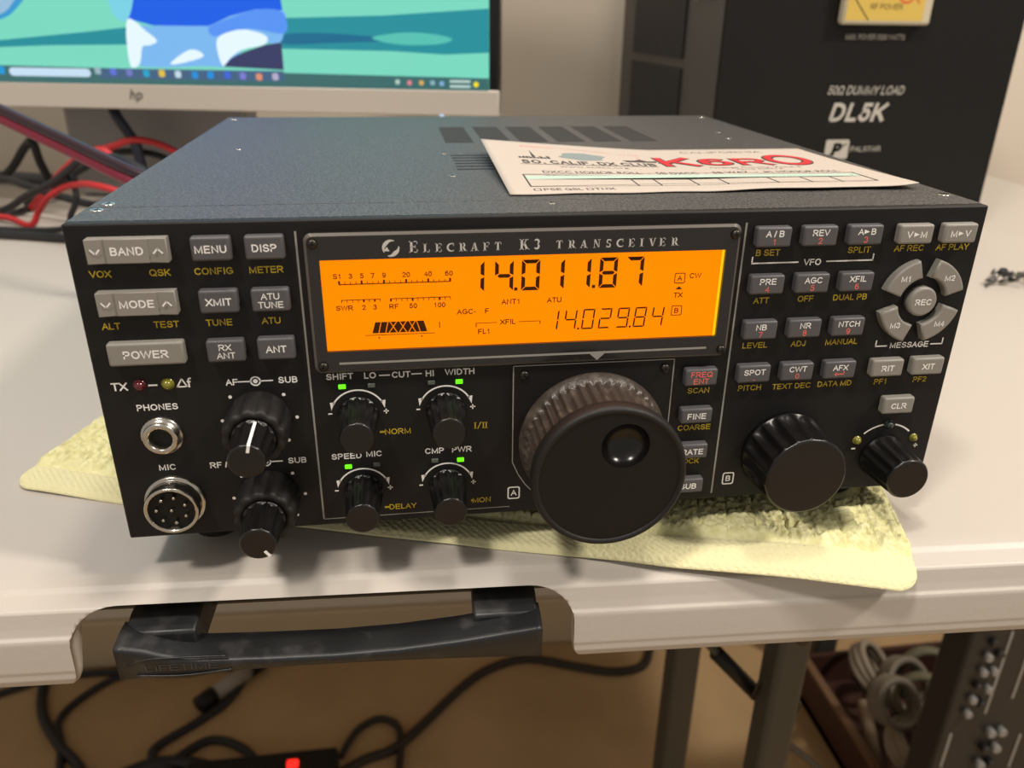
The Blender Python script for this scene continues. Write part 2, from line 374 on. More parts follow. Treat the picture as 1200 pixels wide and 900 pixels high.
# ------------------------------------------------------------------ towel
tw = MB(); NV = 150
towel_pile = mat('towel_pile', (218,214,158), .95, bump=(900,.5,.001), spec=.1, speck=(260,(236,233,184),.38,.62))
towel_band = mat('towel_band', (226,221,176), .95, bump=(900,.5,.0008), spec=.1)
FL = Vector((-63, 61)); FR = Vector((254, -37)); eu = (FR-FL).normalized(); ev = Vector((-eu.y, eu.x)); LW = (FR-FL).length; LD = 300
def edge_drop(p):     # how far the table surface falls away beyond its front edge
    return 0 if p < 0 else (.055*p*p if p < 6 else 2+.5*(p-6))
us = [LW*i/560 for i in range(561)]; vv = [i*.6 for i in range(190)]+[114+i*6 for i in range(1, 32)]
def tow(u, v, top=True):
    bulge = -6.5*math.sin(PI*min(1, u/LW))*max(0, 1-v/60)
    q = FL+eu*u+ev*(v+bulge)
    # rounded corners
    for cu in (0, LW):
        du = abs(u-cu); r = 9
        if du < r and v < r:
            q += ev*((r-math.sqrt(max(0, r*r-(r-du)**2)))*(1-v/r))
    p = -(q.y+3.2+.0495*q.x)*math.cos(TH)
    z = TZ+.15-min(edge_drop(p)*.8, .2*max(0, p))
    wave = 1.0*math.sin(u*.045+1.2)*max(0, 1-v/50)*(.4+.6*(u/LW))+.6*noise.noise(Vector((u*.03, v*.03, 3)))
    z += max(0, wave)*(1 if v < 60 else .2)
    h = 2.6
    if top:
        if v < 15 and True:
            h = 2.0+.22*math.sin((u*.9+v*1.1)*2.2)+.25*noise.noise(Vector((u*.8, v*.8, 0)))
            if v > 13: h -= .6
            if v < 1: h -= .7
        else:
            wu, wv = u+1.6*noise.noise(Vector((u*.25, v*.25, 9))), v+1.6*noise.noise(Vector((u*.25, v*.25, 4)))
            n1 = 1-2.4*abs(noise.noise(Vector((wu*.36, wv*.30, 7)))); n2 = 1-2.4*abs(noise.noise(Vector((wu*.62, wv*.55, 2))))
            cell = abs(((u+.8*noise.noise(Vector((v*.1, u*.05, 1)))) % 10)-5)/5
            h = 2.7+1.0*n1+.7*n2-(1.3 if cell > .93 else 0)
            f = min(1, (v-15)/2.5); h = 1.6*(1-f)+h*f
        e = min(u, LW-u, v)
        if e < 2.2: h *= .55+.2*e
        # the pile is pressed flat under the cabinet
        if q.y > 4 and min((q-Vector(c_)).length for c_ in ((22,22),(250,22),(22,230),(250,230))) < 13: h = 2.6
    else: h = 0
    return Vector((q.x, q.y, z+h))
vs = [tow(u, v) for v in vv for u in us]; nu, nv = len(us), len(vv); fs = []; mats_ = []
n0 = len(vs)
bmv, _ = tw.faces(vs, [], towel_pile)
ip, ib = tw.mi(towel_pile), tw.mi(towel_band)
for j in range(nv-1):
    for i in range(nu-1):
        f = tw.bm.faces.new((bmv[j*nu+i], bmv[j*nu+i+1], bmv[(j+1)*nu+i+1], bmv[(j+1)*nu+i])); f.smooth = True
        f.material_index = ib if vv[j] < 14 else ip
border = [j*nu+0 for j in range(nv-1, 0, -1)]+list(range(nu))+[j*nu+nu-1 for j in range(1, nv)]
par = [(us[k % nu], vv[k//nu]) for k in border]
lo = [tw.bm.verts.new(tow(u, v, False)) for u, v in par]
for i in range(len(border)-1):
    f = tw.bm.faces.new((bmv[border[i]], lo[i], lo[i+1], bmv[border[i+1]])); f.material_index = ib; f.smooth = True
t = tw.build('hand_towel', origin=(100, 100, TZ))
tag(t, 'pale yellow terry hand towel lying under the radio, one corner over the table edge', 'towel')

# ------------------------------------------------------------------ the radio
radio = thing('radio_transceiver', (136, 127, 0), 'black desktop radio transceiver with amber display standing on the yellow towel', 'radio')
PW, PH, PD = 272., 100.9, 252.5
b = MB(); b.box(1.2, PW-1.2, 3, PD, .6, PH-1.4, mat('case_black', (30,30,30), .5), .6); b.build('case', radio)
front = MB(); front.box(0, PW, 0, 3.2, 0, PH, panel_black, .7, 3); front = front.build('front_panel', radio)
# printed lettering on the panel
L = MB(); TY = 2.15
def yl(t, x, z, w=None): L.text(t, x, z, TY*.92, ink_yellow, w=w, bold=.008)
def wl_(t, x, z, h=TY*.95, w=None, bold=.012): L.text(t, x, z, h, ink_white, w=w, bold=bold)
for t, x, z in (('VOX',7.5,86.95),('QSK',23.2,86.95),('CONFIG',37.6,86.95),('METER',51.9,86.95),('ALT',7.5,71.7),('TEST',22.5,71.7),('TUNE',37,71.7),('ATU',51.5,71.7),
                ('B SET',201.2,87.8),('SPLIT',231.1,87.9),('AF REC',247.8,88),('AF PLAY',262.7,88),('ATT',201.2,72.4),('OFF',216,72.5),('DUAL PB',231.1,72.5),
                ('LEVEL',201.3,57.3),('ADJ',216.1,57.2),('MANUAL',231.1,57.2),('PITCH',201.6,42.2),('TEXT DEC',216.2,42.1),('DATA MD',231.5,42.2),('PF1',247.9,42.1),('PF2',262.3,42.2),
                ('SCAN',184,42.2),('COARSE',184,28.6),('LOCK',183.5,15.7),('NORM',86.2,33.3),('DELAY',86.6,5.4),('MON',112.6,5.8)): yl(t, x, z)
L.rect(80.6, 82.2, 33.0, 33.7, ink_yellow); L.rect(80.6, 82.2, 5.1, 5.8, ink_yellow); L.rect(109.1, 110.2, 5.5, 6.2, ink_yellow)
for x in (110.7, 113.3, 114.2):
    L.rect(x-.15, x+.15, 32.7, 34.9, ink_yellow); L.rect(x-.4, x+.4, 32.7, 32.95, ink_yellow); L.rect(x-.4, x+.4, 34.65, 34.9, ink_yellow)
L.line((111.5, 32.6), (112.5, 35), .25, ink_yellow)
for t, x, z in (('PHONES',15.8,45.8),('MIC',15.4,25.2),('AF',38,52.75),('SUB',54.3,52.75),('RF / SQL',33.8,24.95),('SUB',54.4,25),('SHIFT',69.6,53),('LO',78.7,52.9),('CUT',88.1,52.75),('HI',96.8,52.7),('WIDTH',106,52.8),
                ('SPEED',69.7,25.4),('MIC',78.3,25.7),('CMP',97.5,25.5),('PWR',106.3,25.5),('VFO',216.2,84.4),('MESSAGE',255.5,55.1)): wl_(t, x, z)
wl_('TX', 6.4, 52.9, 2.6); wl_('f', 26.0, 53.3, 3.0); L.rect(14.4, 17.0, 52.7, 53.2, ink_white)
for a, c in (((22.4,51.9),(24,54.6)), ((24,54.6),(25.3,51.9)), ((22.4,52.05),(25.3,52.05))): L.line(a, c, .42, ink_white)
for z in (52.75, 25.05):
    L.rect(39.7, 43.6, z-.2, z+.2, ink_white); L.rect(46.2, 50, z-.2, z+.2, ink_white)
    L.arc((44.9, z), 1.15, 1.6, 0, 360, ink_white); L.arc((44.9, z), 0, .7, 0, 360, ink_white)
for a, c in ((81.4,84.7),(91.2,94.4)): L.rect(a, c, 52.55, 52.95, ink_white)
for cx, cz in ((44.8, 40.1), (44.7, 12.6)):
    for an in (135, 45, 180, 0, 225, 315):
        L.arc((cx+11.05*math.cos(math.radians(an)), cz+11.05*math.sin(math.radians(an))), 0, .55, 0, 360, ink_white, n=12)
for cx, cz in ((74.45, 39.8), (101.45, 39.8), (74.3, 12.1), (101.4, 12.2)):
    L.arc((cx, cz), 8.15, 8.65, 28, 152, ink_white)
    for sg in (-1, 1):
        ex, ez = cx+sg*7.7, cz+3.4; L.flat([(ex-.75, ez+1.1), (ex+.75, ez+1.3), (ex+sg*.45, ez-1.5)], ink_white)
    L.rect(cx-9.2, cx-8.0, cz+.55, cz+1.0, ink_white)
    L.rect(cx+7.7, cx+9.3, cz+.6, cz+1.0, ink_white); L.rect(cx+8.3, cx+8.7, cz-.05, cz+1.6, ink_white)
L.arc((254.6, 12.8), 12.4, 12.95, 98, 132, ink_white); L.arc((254.6, 12.8), 12.4, 12.95, 48, 78, ink_white)
L.rect(242.5, 244, 16.3, 16.8, ink_white); L.rect(266, 267.6, 16.2, 16.65, ink_white); L.rect(266.55, 267, 15.6, 17.2, ink_white)
for x0, x1, z, g0, g1 in ((196.2, 236.5, 84.5, 211.6, 220.8), (243.3, 267.5, 55, 247.6, 263.1)):
    L.rect(x0, g0, z-.22, z+.22, ink_white); L.rect(g1, x1, z-.22, z+.22, ink_white)
    L.rect(x0, x0+.42, z, z+2.1, ink_white); L.rect(x1-.42, x1, z, z+2.1, ink_white)
for x, z, t in ((123.4, 7.7, 'A'), (198.5, 7.8, 'B')):
    o_, i_ = rrect(x-2.1, x+2.1, z-2.4, z+2.4, .8), rrect(x-1.65, x+1.65, z-1.95, z+1.95, .55); n = len(o_)
    L.faces([Vector((p[0], -.05, p[1])) for p in o_+i_], [(k, (k+1) % n, n+(k+1) % n, n+k) for k in range(n)], ink_white)
    wl_(t, x, z, 2.2)
for x, z0, z1 in ((60.8, 2.5, 97.7), (193.1, 2.3, 97.2)): L.rect(x-.28, x+.28, z0, z1, ink_grey)
L.rect(60.8, 122, 2.3, 2.6, ink_grey)
L.build('printed_lettering', front)
# keys
def key_text(b, lines, x, z, y):
    for t, dz, h, mt, bo in lines: b.text(t, x, z+dz, h, mt, y=y, bold=bo)
def arrow(b, x, z, y, up):
    d = .75 if up else -.75
    b.line((x-1.25, z-d), (x+.08, z+d), .42, ink_white, y); b.line((x-.08, z+d), (x+1.25, z-d), .42, ink_white, y)
KEYS = []
def key(x, z, w, h, mt, lines, lab, d=3.0):
    b = MB(); b.box(x-w/2, x+w/2, -d, .3, z-h/2, z+h/2, mt, .75, 3)
    key_text(b, lines, x, z, -d-.04); o = b.build('key', radio); o['label'] = lab; return o
one = lambda t: [(t, 0, 2.15, ink_white, .01)]
two = lambda a, c: [(a, 1.25, 1.9, ink_white, .004), (c, -1.25, 1.9, ink_white, .004)]
num = lambda a, n: [(a, 1.1, 1.95, ink_white, .008), (n, -1.35, 1.9, ink_red, 0)]
for x, z, ln, lab in ((38.2, 93.9, one('MENU'), 'MENU'), (52.45, 93.9, one('DISP'), 'DISP'), (38.25, 78.75, one('XMIT'), 'XMIT'), (52.45, 78.7, two('ATU','TUNE'), 'ATU TUNE'),
                      (38.25, 63.75, two('RX','ANT'), 'RX ANT'), (52.45, 63.85, one('ANT'), 'ANT')):
    key(x, z, 10.6, 6.8, key_dark, ln, 'dark grey key marked '+lab)
for z, t in ((93.9, 'BAND'), (78.9, 'MODE')):
    b = MB(); x0, x1, j0, j1 = 5.9, 27, 10.8, 22.0
    pts = [(x0, .3), (x0, -3.2), (j0, -2.55), (j0+.15, -2.9), (j1-.15, -2.9), (j1, -2.55), (x1, -3.2), (x1, .3)]
    b.prism(pts, z-3.45, z+3.45, key_grey, ax='z')
    b._bev([f for f in b.bm.faces], .55, 2, lambda e: abs(e.verts[0].co.z-e.verts[1].co.z) < 1e-6 and len(e.link_faces) == 2 and e.calc_face_angle(0) > .9 and abs(e.verts[0].co.y) > .5 or (abs(e.verts[0].co.z-e.verts[1].co.z) > 1 and abs(e.verts[0].co.y+3.2) < .01))
    b.text(t, 16.4, z, 2.3, ink_white, y=-2.95, bold=.014)
    for xx, up in ((8.4, False), (24.5, True)): arrow(b, xx, z, -3.25, up)
    o = b.build('rocker_key', radio); o['label'] = 'light grey rocker key marked '+t
key(16.35, 63.85, 21, 7, key_grey, [('POWER', 0, 2.4, ink_white, .012)], 'wide light grey key marked POWER', 3)
grid = {(201.2,93.2):('A / B','1'),(216,93.2):('REV','2'),(230.8,93.2):('A   B','3'),(201.2,78.3):('PRE','4'),(216,78.3):('AGC','5'),(230.8,78.3):('XFIL','6'),
        (201.2,63.35):('NB','7'),(216,63.35):('NR','8'),(230.8,63.35):('NTCH','9'),(216,48.3):('CWT','0')}
for (x, z), (t, n) in grid.items():
    o = key(x, z, 11, 6.2, key_dark, num(t, n), 'dark grey key marked %s over a red %s' % (t.replace('   ', ' to ').replace(' / ', '/'), n))
key(201.2, 48.3, 11, 6.2, key_dark, [('SPOT', .7, 1.95, ink_white, .008), ('.', -1.2, 2, ink_red, .01)], 'dark grey key marked SPOT')
b = MB(); b.box(225.3, 236.3, -3, .3, 45.2, 51.4, key_dark, .75, 3); b.text('AFX', 230.8, 49.2, 1.95, ink_white, y=-3.04, bold=.008)
b.rect(229.6, 232.4, 46.75, 47.1, ink_red, -3.04); b.rect(232.1, 232.4, 46.9, 47.9, ink_red, -3.04); b.flat([(229.9,47.7),(228.9,46.9),(229.9,46.2)], ink_red, -3.04)
o = b.build('key', radio); o['label'] = 'dark grey key marked AFX with a red arrow'
for x, z, t in ((183.4, 48, 'FREQ ENT'), (183.3, 34.2, 'FINE'), (183.2, 20.9, 'RATE'), (183.1, 7.5, 'SUB')):
    ln = [('FREQ', 1.15, 1.9, ink_red, .004), ('ENT', -1.25, 1.9, ink_red, .004)] if t[0:3] == 'FRE' else [(t, 0, 2.1, ink_white, .01)]
    key(x, z, 10.8, 5.9 if t[0:3] == 'FRE' else 5.4, key_dark, ln, 'dark grey key marked '+t)
for x, z, t in ((247.5, 93, 'V   M'), (262.3, 92.95, 'M   V'), (247.7, 48.1, 'RIT'), (262.2, 48.1, 'XIT'), (254.8, 33.9, 'CLR')):
    key(x, z, 11.2, 6.1, key_grey, [(t, 0, 2.1, ink_white, .012)], 'light grey key marked '+t.replace('   ', ' to '))
b = MB()
for x, z in ((230.75, 94.3), (247.45, 93), (262.35, 93)): b.flat([(x-.9, z+.7), (x-.9, z-.7), (x+.9, z)], ink_white, -3.06)
b.build('key_arrow_print', radio)
# round message pad
for a0, a1, t in ((104, 163, 'M1'), (15, 76, 'M2'), (194, 255, 'M3'), (285, 346, 'M4')):
    pts = []
    for i in range(13): a = math.radians(a0+(a1-a0)*i/12); pts.append((254.6+14*math.cos(a), 70.9+14*math.sin(a)))
    for i in range(13): a = math.radians(a1+4-(a1-a0+8)*i/12); pts.append((254.6+8*math.cos(a), 70.9+8*math.sin(a)))
    b = MB(); b.prism(pts, -3, .3, key_grey, .7, 3); am = math.radians((a0+a1)/2)
    b.text(t, 254.6+10.9*math.cos(am), 70.9+10.9*math.sin(am), 1.9, ink_white, y=-3.05, bold=.012)
    o = b.build('curved_key', radio); o['label'] = 'curved light grey key marked '+t
b = MB(); b.lathe((254.8, 0, 70.9), [(4.9,-.2),(4.9,2.4),(4.6,2.9),(4.1,3.1)], key_grey, 40); b.text('REC', 254.8, 70.9, 2, ink_white, y=-3.15, bold=.012)
o = b.build('round_key', radio); o['label'] = 'round light grey key marked REC'
# display
BZ = MB(); x0, x1, z0, z1 = 62.9, 190.9, 55.1, 97.4
o_, i_ = rrect(x0, x1, z0, z1, 2.2), rrect(66.9, 186.7, 61.9, 89.7, .3, 5); n = len(o_)
bez = mat('bezel_smoke', (34,30,27), .2, coat=.3)
o2 = rrect(x0+.8, x1-.8, z0+.8, z1-.8, 1.8)
V = [Vector((p[0], .2, p[1])) for p in o_]+[Vector((p[0], -1.7, p[1])) for p in o_]+[Vector((p[0], -2.3, p[1])) for p in o2]+[Vector((p[0], -2.3, p[1])) for p in i_]+[Vector((p[0], -1.2, p[1])) for p in i_]
F = [(r*n+k, r*n+(k+1) % n, (r+1)*n+(k+1) % n, (r+1)*n+k) for r in range(4) for k in range(n)]
_, ff = BZ.faces(V, F, bez); bmesh.ops.recalc_face_normals(BZ.bm, faces=ff)
edge = mat('bezel_edge', (96,90,84), .35)
for a, c in ((o_, o2),):
    BZ.faces([Vector((p[0]+(.0), -1.75, p[1])) for p in a]+[Vector((p[0], -2.34, p[1])) for p in c], [(k, (k+1) % n, n+(k+1) % n, n+k) for k in range(n)], edge)
BZ.rect(70.1, 145.9, 57.8, 58.5, ink_grey, -2.36); BZ.rect(151.5, 183.9, 57.8, 58.5, ink_grey, -2.36); BZ.rect(145.9,151.5,57.8,58.5,ink_grey,-2.36)
BZ.flat([(146.3,57.8),(148.7,55.6),(151.1,57.8)], ink_grey, -2.36)
# serif capitals drawn as strokes
def serif(b, s, x, z, h, mt, y, adv):
    st, th, sf = .20, .07, .07
    def P(q, x, z, k): b.flat([(x+a*k, z+c*k) for a, c in q], mt, y)
    R = lambda x0, x1, z0, z1: [(x0,z0),(x1,z0),(x1,z1),(x0,z1)]
    stem = lambda cx: [R(cx-st/2, cx+st/2, 0, 1), R(cx-.2, cx+.2, 0, sf), R(cx-.2, cx+.2, 1-sf, 1)]
    for ch, k, xx in s:
        q = []; arcs = []
        if ch == 'E': q = stem(.2)+[R(.2,.72,0,sf), R(.2,.72,1-sf,1), R(.2,.55,.47,.54), R(.66,.72,0,.28), R(.66,.72,.74,1), R(.5,.56,.38,.64)]
        if ch == 'F': q = stem(.2)+[R(.2,.72,1-sf,1), R(.2,.55,.47,.54), R(.66,.72,.72,1), R(.5,.56,.38,.64)]
        if ch == 'L': q = stem(.2)+[R(.2,.72,0,sf), R(.66,.72,0,.3)]
        if ch == 'T': q = [R(.35-st/2,.35+st/2,0,1), R(.17,.53,0,sf), R(0,.72,1-sf,1), R(0,.06,.72,1), R(.66,.72,.72,1)]
        if ch in 'A': q = [[(.0,0),(.08,0),(.42,1),(.36,1)], [(.5,0),(.74,0),(.46,1),(.32,1)], R(.17,.6,.28,.35), R(-.06,.2,0,sf), R(.42,.84,0,sf)]
        if ch == 'V': q = [[(.0,1),(.24,1),(.46,0),(.36,0)], [(.66,1),(.74,1),(.46,0),(.39,0)], R(-.06,.32,1-sf,1), R(.56,.82,1-sf,1)]
        if ch == 'I': q = stem(.2)
        if ch == 'N': q = [R(.1,.16,0,1), R(.66,.72,0,1), [(.04,1),(.26,1),(.72,0),(.64,0)], R(0,.28,0,sf), R(.54,.84,1-sf,1)]
        if ch == 'K': q = stem(.2)+[[(.28,.42),(.36,.42),(.72,1),(.62,1)], [(.36,.56),(.5,.66),(.86,0),(.62,0)], R(.5,.82,1-sf,1), R(.5,.92,0,sf)]
        if ch == 'R': q = stem(.2)+[R(.25,.45,1-sf,1), R(.25,.45,.46,.53), [(.34,.5),(.54,.5),(.84,0),(.62,0)], R(.6,.9,0,sf)]; arcs = [(.42,.73,.27,-90,90,.18)]
        if ch == 'C': arcs = [(.44,.5,.5,48,312,.2)]; q = [R(.68,.75,.66,1), R(.7,.76,.05,.25)]
        if ch == 'S': arcs = [(.36,.735,.265,10,262,.15), (.36,.265,.265,190,442,.15)]; q = [R(.58,.64,.72,1), R(.08,.14,0,.28)]
        if ch == '3': arcs = [(.3,.74,.26,-80,160,.17), (.3,.27,.27,-160,80,.19)]
        kk = h*k
        for w in q: P(w, xx, z, kk)
        for cx, cz, r, a0, a1, t in arcs:
            b.arc((xx+cx*kk, z+cz*kk), 0, 0, a0, a1, mt, y, 18, taper=lambda u, r=r, t=t: ((r-.07-(t-.07)*math.sin(PI*u))*kk, r*kk))
name = mat('brand_print', (205,203,198), .4)
word = lambda s, xs, k: [(c, k, x) for c, x in zip(s, xs)]
b = BZ
serif(b, word('E', [92.1], 1.3), 0, 91.35, 2.55, name, -2.36, 0)
serif(b, word('LECRAFT', [96.1+3.42*i for i in range(7)], 1), 0, 91.35, 2.5, name, -2.36, 0)
serif(b, word('K3', [123.8, 127.9], 1.2), 0, 91.35, 2.6, name, -2.36, 0)
serif(b, word('TRANSCEIVER', [134.6,138.2,141.8,145.6,149.3,152.7,156.2,159.7,162.5,165.6,169.3], 1), 0, 91.35, 2.5, name, -2.36, 0)
b.arc((86.9, 92.9), 1, 2, 60, 215, name, -2.36, taper=lambda t: (2.3-1.0*min(1, 2.2*min(t, 1-t)+.15), 2.35))
b.flat([(84.75,92.0),(85.9,93.2),(86.6,91.9)], name, -2.37)
b.arc((87.0, 92.7), 1, 2, 245, 375, name, -2.36, taper=lambda t: (2.35-1.15*min(1, 2.2*min(t, 1-t)+.15), 2.4))
bezel = BZ.build('display_bezel', radio)
lc = MB(); lc.rect(66.9, 186.7, 61.9, 89.7, lcd_on, -1.22); lc.rect(185.9, 186.7, 61.9, 89.7, lcd_edge, -1.24)
LY = -1.27
def seg7(b, ch, cx, cz, w, h, t, sl, mt, mt2=None):
    g = t*.14; on = {'0':'abcdef','1':'bc','2':'abged','4':'fgbc','7':'abc','8':'abcdefg','9':'abcdfg'}[ch]
    X0, X1, Z0, Z1, ZM = cx-w/2, cx+w/2, cz-h/2, cz+h/2, cz
    hs = lambda z, o: [(X0+g, z), (X1-g, z), (X1-g-t, z+o*t), (X0+g+t, z+o*t)]
    vsg = lambda x, o, za, zb, ta, tb: [(x, za+g), (x, zb-g), (x+o*t, zb-g-tb), (x+o*t, za+g+ta)]
    sh = {'a': hs(Z1, -1), 'd': hs(Z0, 1), 'g': [(X0+g+t*.5, ZM), (X0+g+t, ZM+t/2), (X1-g-t, ZM+t/2), (X1-g-t*.5, ZM), (X1-g-t, ZM-t/2), (X0+g+t, ZM-t/2)],
          'f': vsg(X0, 1, ZM, Z1, t*.5, t), 'e': vsg(X0, 1, Z0, ZM, t, t*.5), 'b': vsg(X1, -1, ZM, Z1, t*.5, t), 'c': vsg(X1, -1, Z0, ZM, t, t*.5)}
    for k in on: b.flat([(x+sl*(z-cz), z) for x, z in sh[k]], mt, LY)
for ch, x in (('1',110.9),('4',119.5),('0',127.4),('1',134.8),('1',142.8),('8',150.9),('7',159.0)): seg7(lc, ch, x, 83.35, 5.5, 9.4, 1.15, .02, lcd_ink)
for x in (123.0, 146.6): lc.rect(x-.5, x+.5, 78.7, 79.7, lcd_ink, LY)
for ch, x in (('1',134.4),('4',140),('0',145.5),('2',150.8),('9',156.4),('8',161.8),('4',167.4)): seg7(lc, ch, x, 68.9, 3.7, 6.5, .48, .1, lcd_ink_thin)
for x in (142.5, 158.8): lc.rect(x-.32, x+.32, 65.6, 66.2, lcd_ink_thin, LY)
it = lcd_ink_thin
def lt(t, x, z, h=1.55): lc.text(t, x, z, h, it, y=LY, bold=.012)
for t, x in (('S1',71.2),('3',75.1),('5',78.3),('7',81.4),('9',84.6),('20',90.9),('40',97.2),('60',103.3)): lt(t, x, 84.65)
lc.rect(71.6, 103.8, 82.05, 82.35, it, LY)
for i in range(21):
    x = 71.8+1.59*i; mj = i % 4 == 0; lc.rect(x-(.28 if mj else .1), x+(.28 if mj else .1), 82.3, 83.3 if mj else 83.0, it, LY)
lc.rect(72, 83.3, 77.35, 77.6, it, LY); lc.rect(86, 103.6, 77.35, 77.6, it, LY)
for i in range(8):
    x = 72.1+1.58*i; mj = i in (4, 6); lc.rect(x-(.25 if mj else .1), x+(.25 if mj else .1), 76.7, 77.4, it, LY)
for i in range(12):
    x = 86.2+1.58*i; mj = i in (0, 4, 9); lc.rect(x-(.28 if mj else .1), x+(.28 if mj else .1), 76.6, 77.4, it, LY)
for t, x in (('SWR',72.8),('2',78.3),('3',81.5),('RF',87),('50',92.6),('100',100.4)): lt(t, x, 75.1)
lc.flat([(80.3,66.95),(96.5,66.95),(95.5,70.4),(81.3,70.4)], lcd_ink, LY)
for a, c in ((82.2,83.0),(84.2,85.0),(85.2,87.6),(87.6,85.6),(88.2,90.4),(90.4,88.4),(91.0,93.0),(93.0,91.2),(94.4,93.4)): lc.line((a, 67), (c, 70.4), .22, lcd_on, LY-.03)
lc.rect(78.2, 98.8, 66.25, 66.45, it, LY)
for x in (82.2, 94.8): lc.flat([(x-.35,65.3),(x+.35,65.3),(x,65.9)], it, LY)
lc.rect(100.05, 100.3, 67.9, 69.9, it, LY)
for t, x, z in (('AGC-',108.2,72.7),('F',114.4,72.7),('ANT1',121.4,75.35),('ATU',134.7,75.4),('XFIL',120.7,69),('FL1',113.4,66.2),('CW',178.3,81.6),('TX',173.4,75.6),('A',173.4,80.95),('B',173.3,70.6)): lt(t, x, z, 1.65)
lc.rect(111, 117.5, 68.8, 69, it, LY); lc.rect(124, 130.7, 68.8, 69, it, LY); lc.rect(111, 111.25, 67.6, 69, it, LY); lc.rect(130.45, 130.7, 67.9, 69, it, LY)
lc.flat([(172.3,77.4),(174.5,77.4),(173.4,78.4)], lcd_ink, LY)
for x, z in ((173.4, 80.95), (173.35, 70.6)):
    a, c = rrect(x-1.7, x+1.7, z-1.65, z+1.65, .5), rrect(x-1.45, x+1.45, z-1.4, z+1.4, .35); n = len(a)
    lc.faces([Vector((p[0], LY, p[1])) for p in a+c], [(k, (k+1) % n, n+(k+1) % n, n+k) for k in range(n)], it)
o = lc.build('display_screen', bezel); o['label'] = 'glowing amber frequency display'
def screw(par, x, y, z, r=1.5, axis='y', mt=steel_dark, lab=None):
    b = MB()
    if axis == 'y':
        b.lathe((x, y, z), [(r,-.2),(r,.5),(r*.8,.95),(r*.35,1.15)], mt, 20)
        b.box(x-r*.6, x+r*.6, y-1.2, y-.9, z-.2, z+.2, hole); b.box(x-.2, x+.2, y-1.2, y-.9, z-r*.6, z+r*.6, hole)
    else:
        b.lathe((x, y, z), [(r,-.3),(r,.05),(r*.82,.25)], mt, 20, axis='z')
        b.box(x-r*.6, x+r*.6, y-.25, y+.25, z+.2, z+.3, hole); b.box(x-.25, x+.25, y-r*.6, y+r*.6, z+.2, z+.3, hole)
    return b.build('screw', par)
for x, z in ((65.4,94.5),(65.4,57.4),(189,94.3),(189,57.3)): screw(bezel, x, -2.3, z, 1.45)
# knob plate
kp = MB(); pts = [(122.7,54.2),(122.7,20)]
for i in range(1, 12):
    a = math.radians(195+10.5*i); pts.append((148.6+26.6*math.cos(a), 26.8+26.6*math.sin(a)))
pts += [(174.5,20),(174.5,54.2)]
kp.prism([p for p in pts if p[1] > 1], -.8, .2, panel_black, .4, 2)
gl = [p for p in pts if p[1] > 1]
for a, c in zip(gl[:-1], gl[1:]): kp.line(a, c, .35, ink_grey, -.83)
kp.line((122.7,54.1),(174.5,54.1), .35, ink_grey, -.83)
kp = kp.build('knob_plate', radio)
for x, z in ((126.1,51),(171.6,51.1)): screw(kp, x, -.8, z, 1.5)
# indicators
def led_rect(x, z, mt, lab):
    b = MB(); b.box(x-1.1, x+1.1, -.5, .2, z-.7, z+.7, mt, .2); o = b.build('indicator_lamp', radio); o['label'] = lab
for x, z, on in ((70.1,49.6,1),(78.9,49.6,0),(97.2,49.6,0),(105.8,49.5,1),(70,21.6,1),(78.9,21.8,0),(97.5,21.9,0),(105.8,21.7,1)):
    led_rect(x, z, led_green if on else led_off, 'lit green indicator lamp' if on else 'unlit grey indicator lamp')
for x, z, mt, r, lab in ((12.1,53.2,led_red,1.5,'dark red indicator lamp'),(20,53.2,led_olive,1.5,'olive green indicator lamp'),(243.9,19.9,led_olive,1.25,'olive indicator lamp'),(265.2,19.7,led_olive,1.1,'olive indicator lamp'),(254.7,25.5,led_teal,1.35,'smoky unlit indicator lamp')):
    b = MB(); b.lathe((x, 0, z), [(r+.35,-.1),(r+.35,.3),(r,.35),(r,.6),(r*.85,1.3),(r*.5,1.75),(.05,1.9)], mt, 20); o = b.build('indicator_lamp', radio); o['label'] = lab
# knobs
def flutes(k, depth, start=0, stop=99, ph=0, sharp=1):
    def f(a, j, r):
        if j < start or j > stop: return 1
        q = .5+.5*math.cos(k*(a+ph)); return 1-depth*(q**sharp)
    return f
def small_knob(par, name, cx, cz, rb, rf, d0, d1, k, lab=None, pointer=None):
    b = MB(); pr = [(rb*1.02, d0), (rb, d0+.5)]+[(rb+(rf-rb)*t, d0+.6+(d1-d0-1.2)*t) for t in (0, .05, .25, .5, .75, .95, 1)]+[(rf*.93, d1-.12), (rf*.86, d1)]
    b.lathe((cx, 0, cz), pr, knob_black, 144, flutes(k, .11, 2, 7, 0, .6))
    if pointer is not None:
        a, lo_ = pointer; a = math.radians(a); dx, dz = math.cos(a), math.sin(a)
        M = Matrix(((dx, 0, -dz, 0), (0, 1, 0, 0), (dz, 0, dx, 0), (0, 0, 0, 1))); M = Matrix.Translation((cx, 0, cz)) @ M
        b.box(rf*.55, rf*.98, -d1-.12, -d1+.3, -.42, .42, ink_white, 0, M=M)
        if lo_: 
            v = [M @ Vector(q) for q in ((rf*.9,-d1-.12,-.42),(rf*.9,-d1-.12,.42),(rf*1.04,-d1+.6,.42),(rf*1.04,-d1+.6,-.42),(rb*1.02,-d0-1.5,.42),(rb*1.02,-d0-1.5,-.42))]
            b.faces(v, [(0,1,2,3),(3,2,4,5)], ink_white)
    o = b.build(name, par)
    if lab: o['label'] = lab
    return o
for cx, cz in ((74.45,39.8),(101.45,39.8),(74.3,12.1),(101.4,12.2)):
    small_knob(radio, 'control_knob', cx, cz, 6.2, 5.2, 0, 16.3, 14)
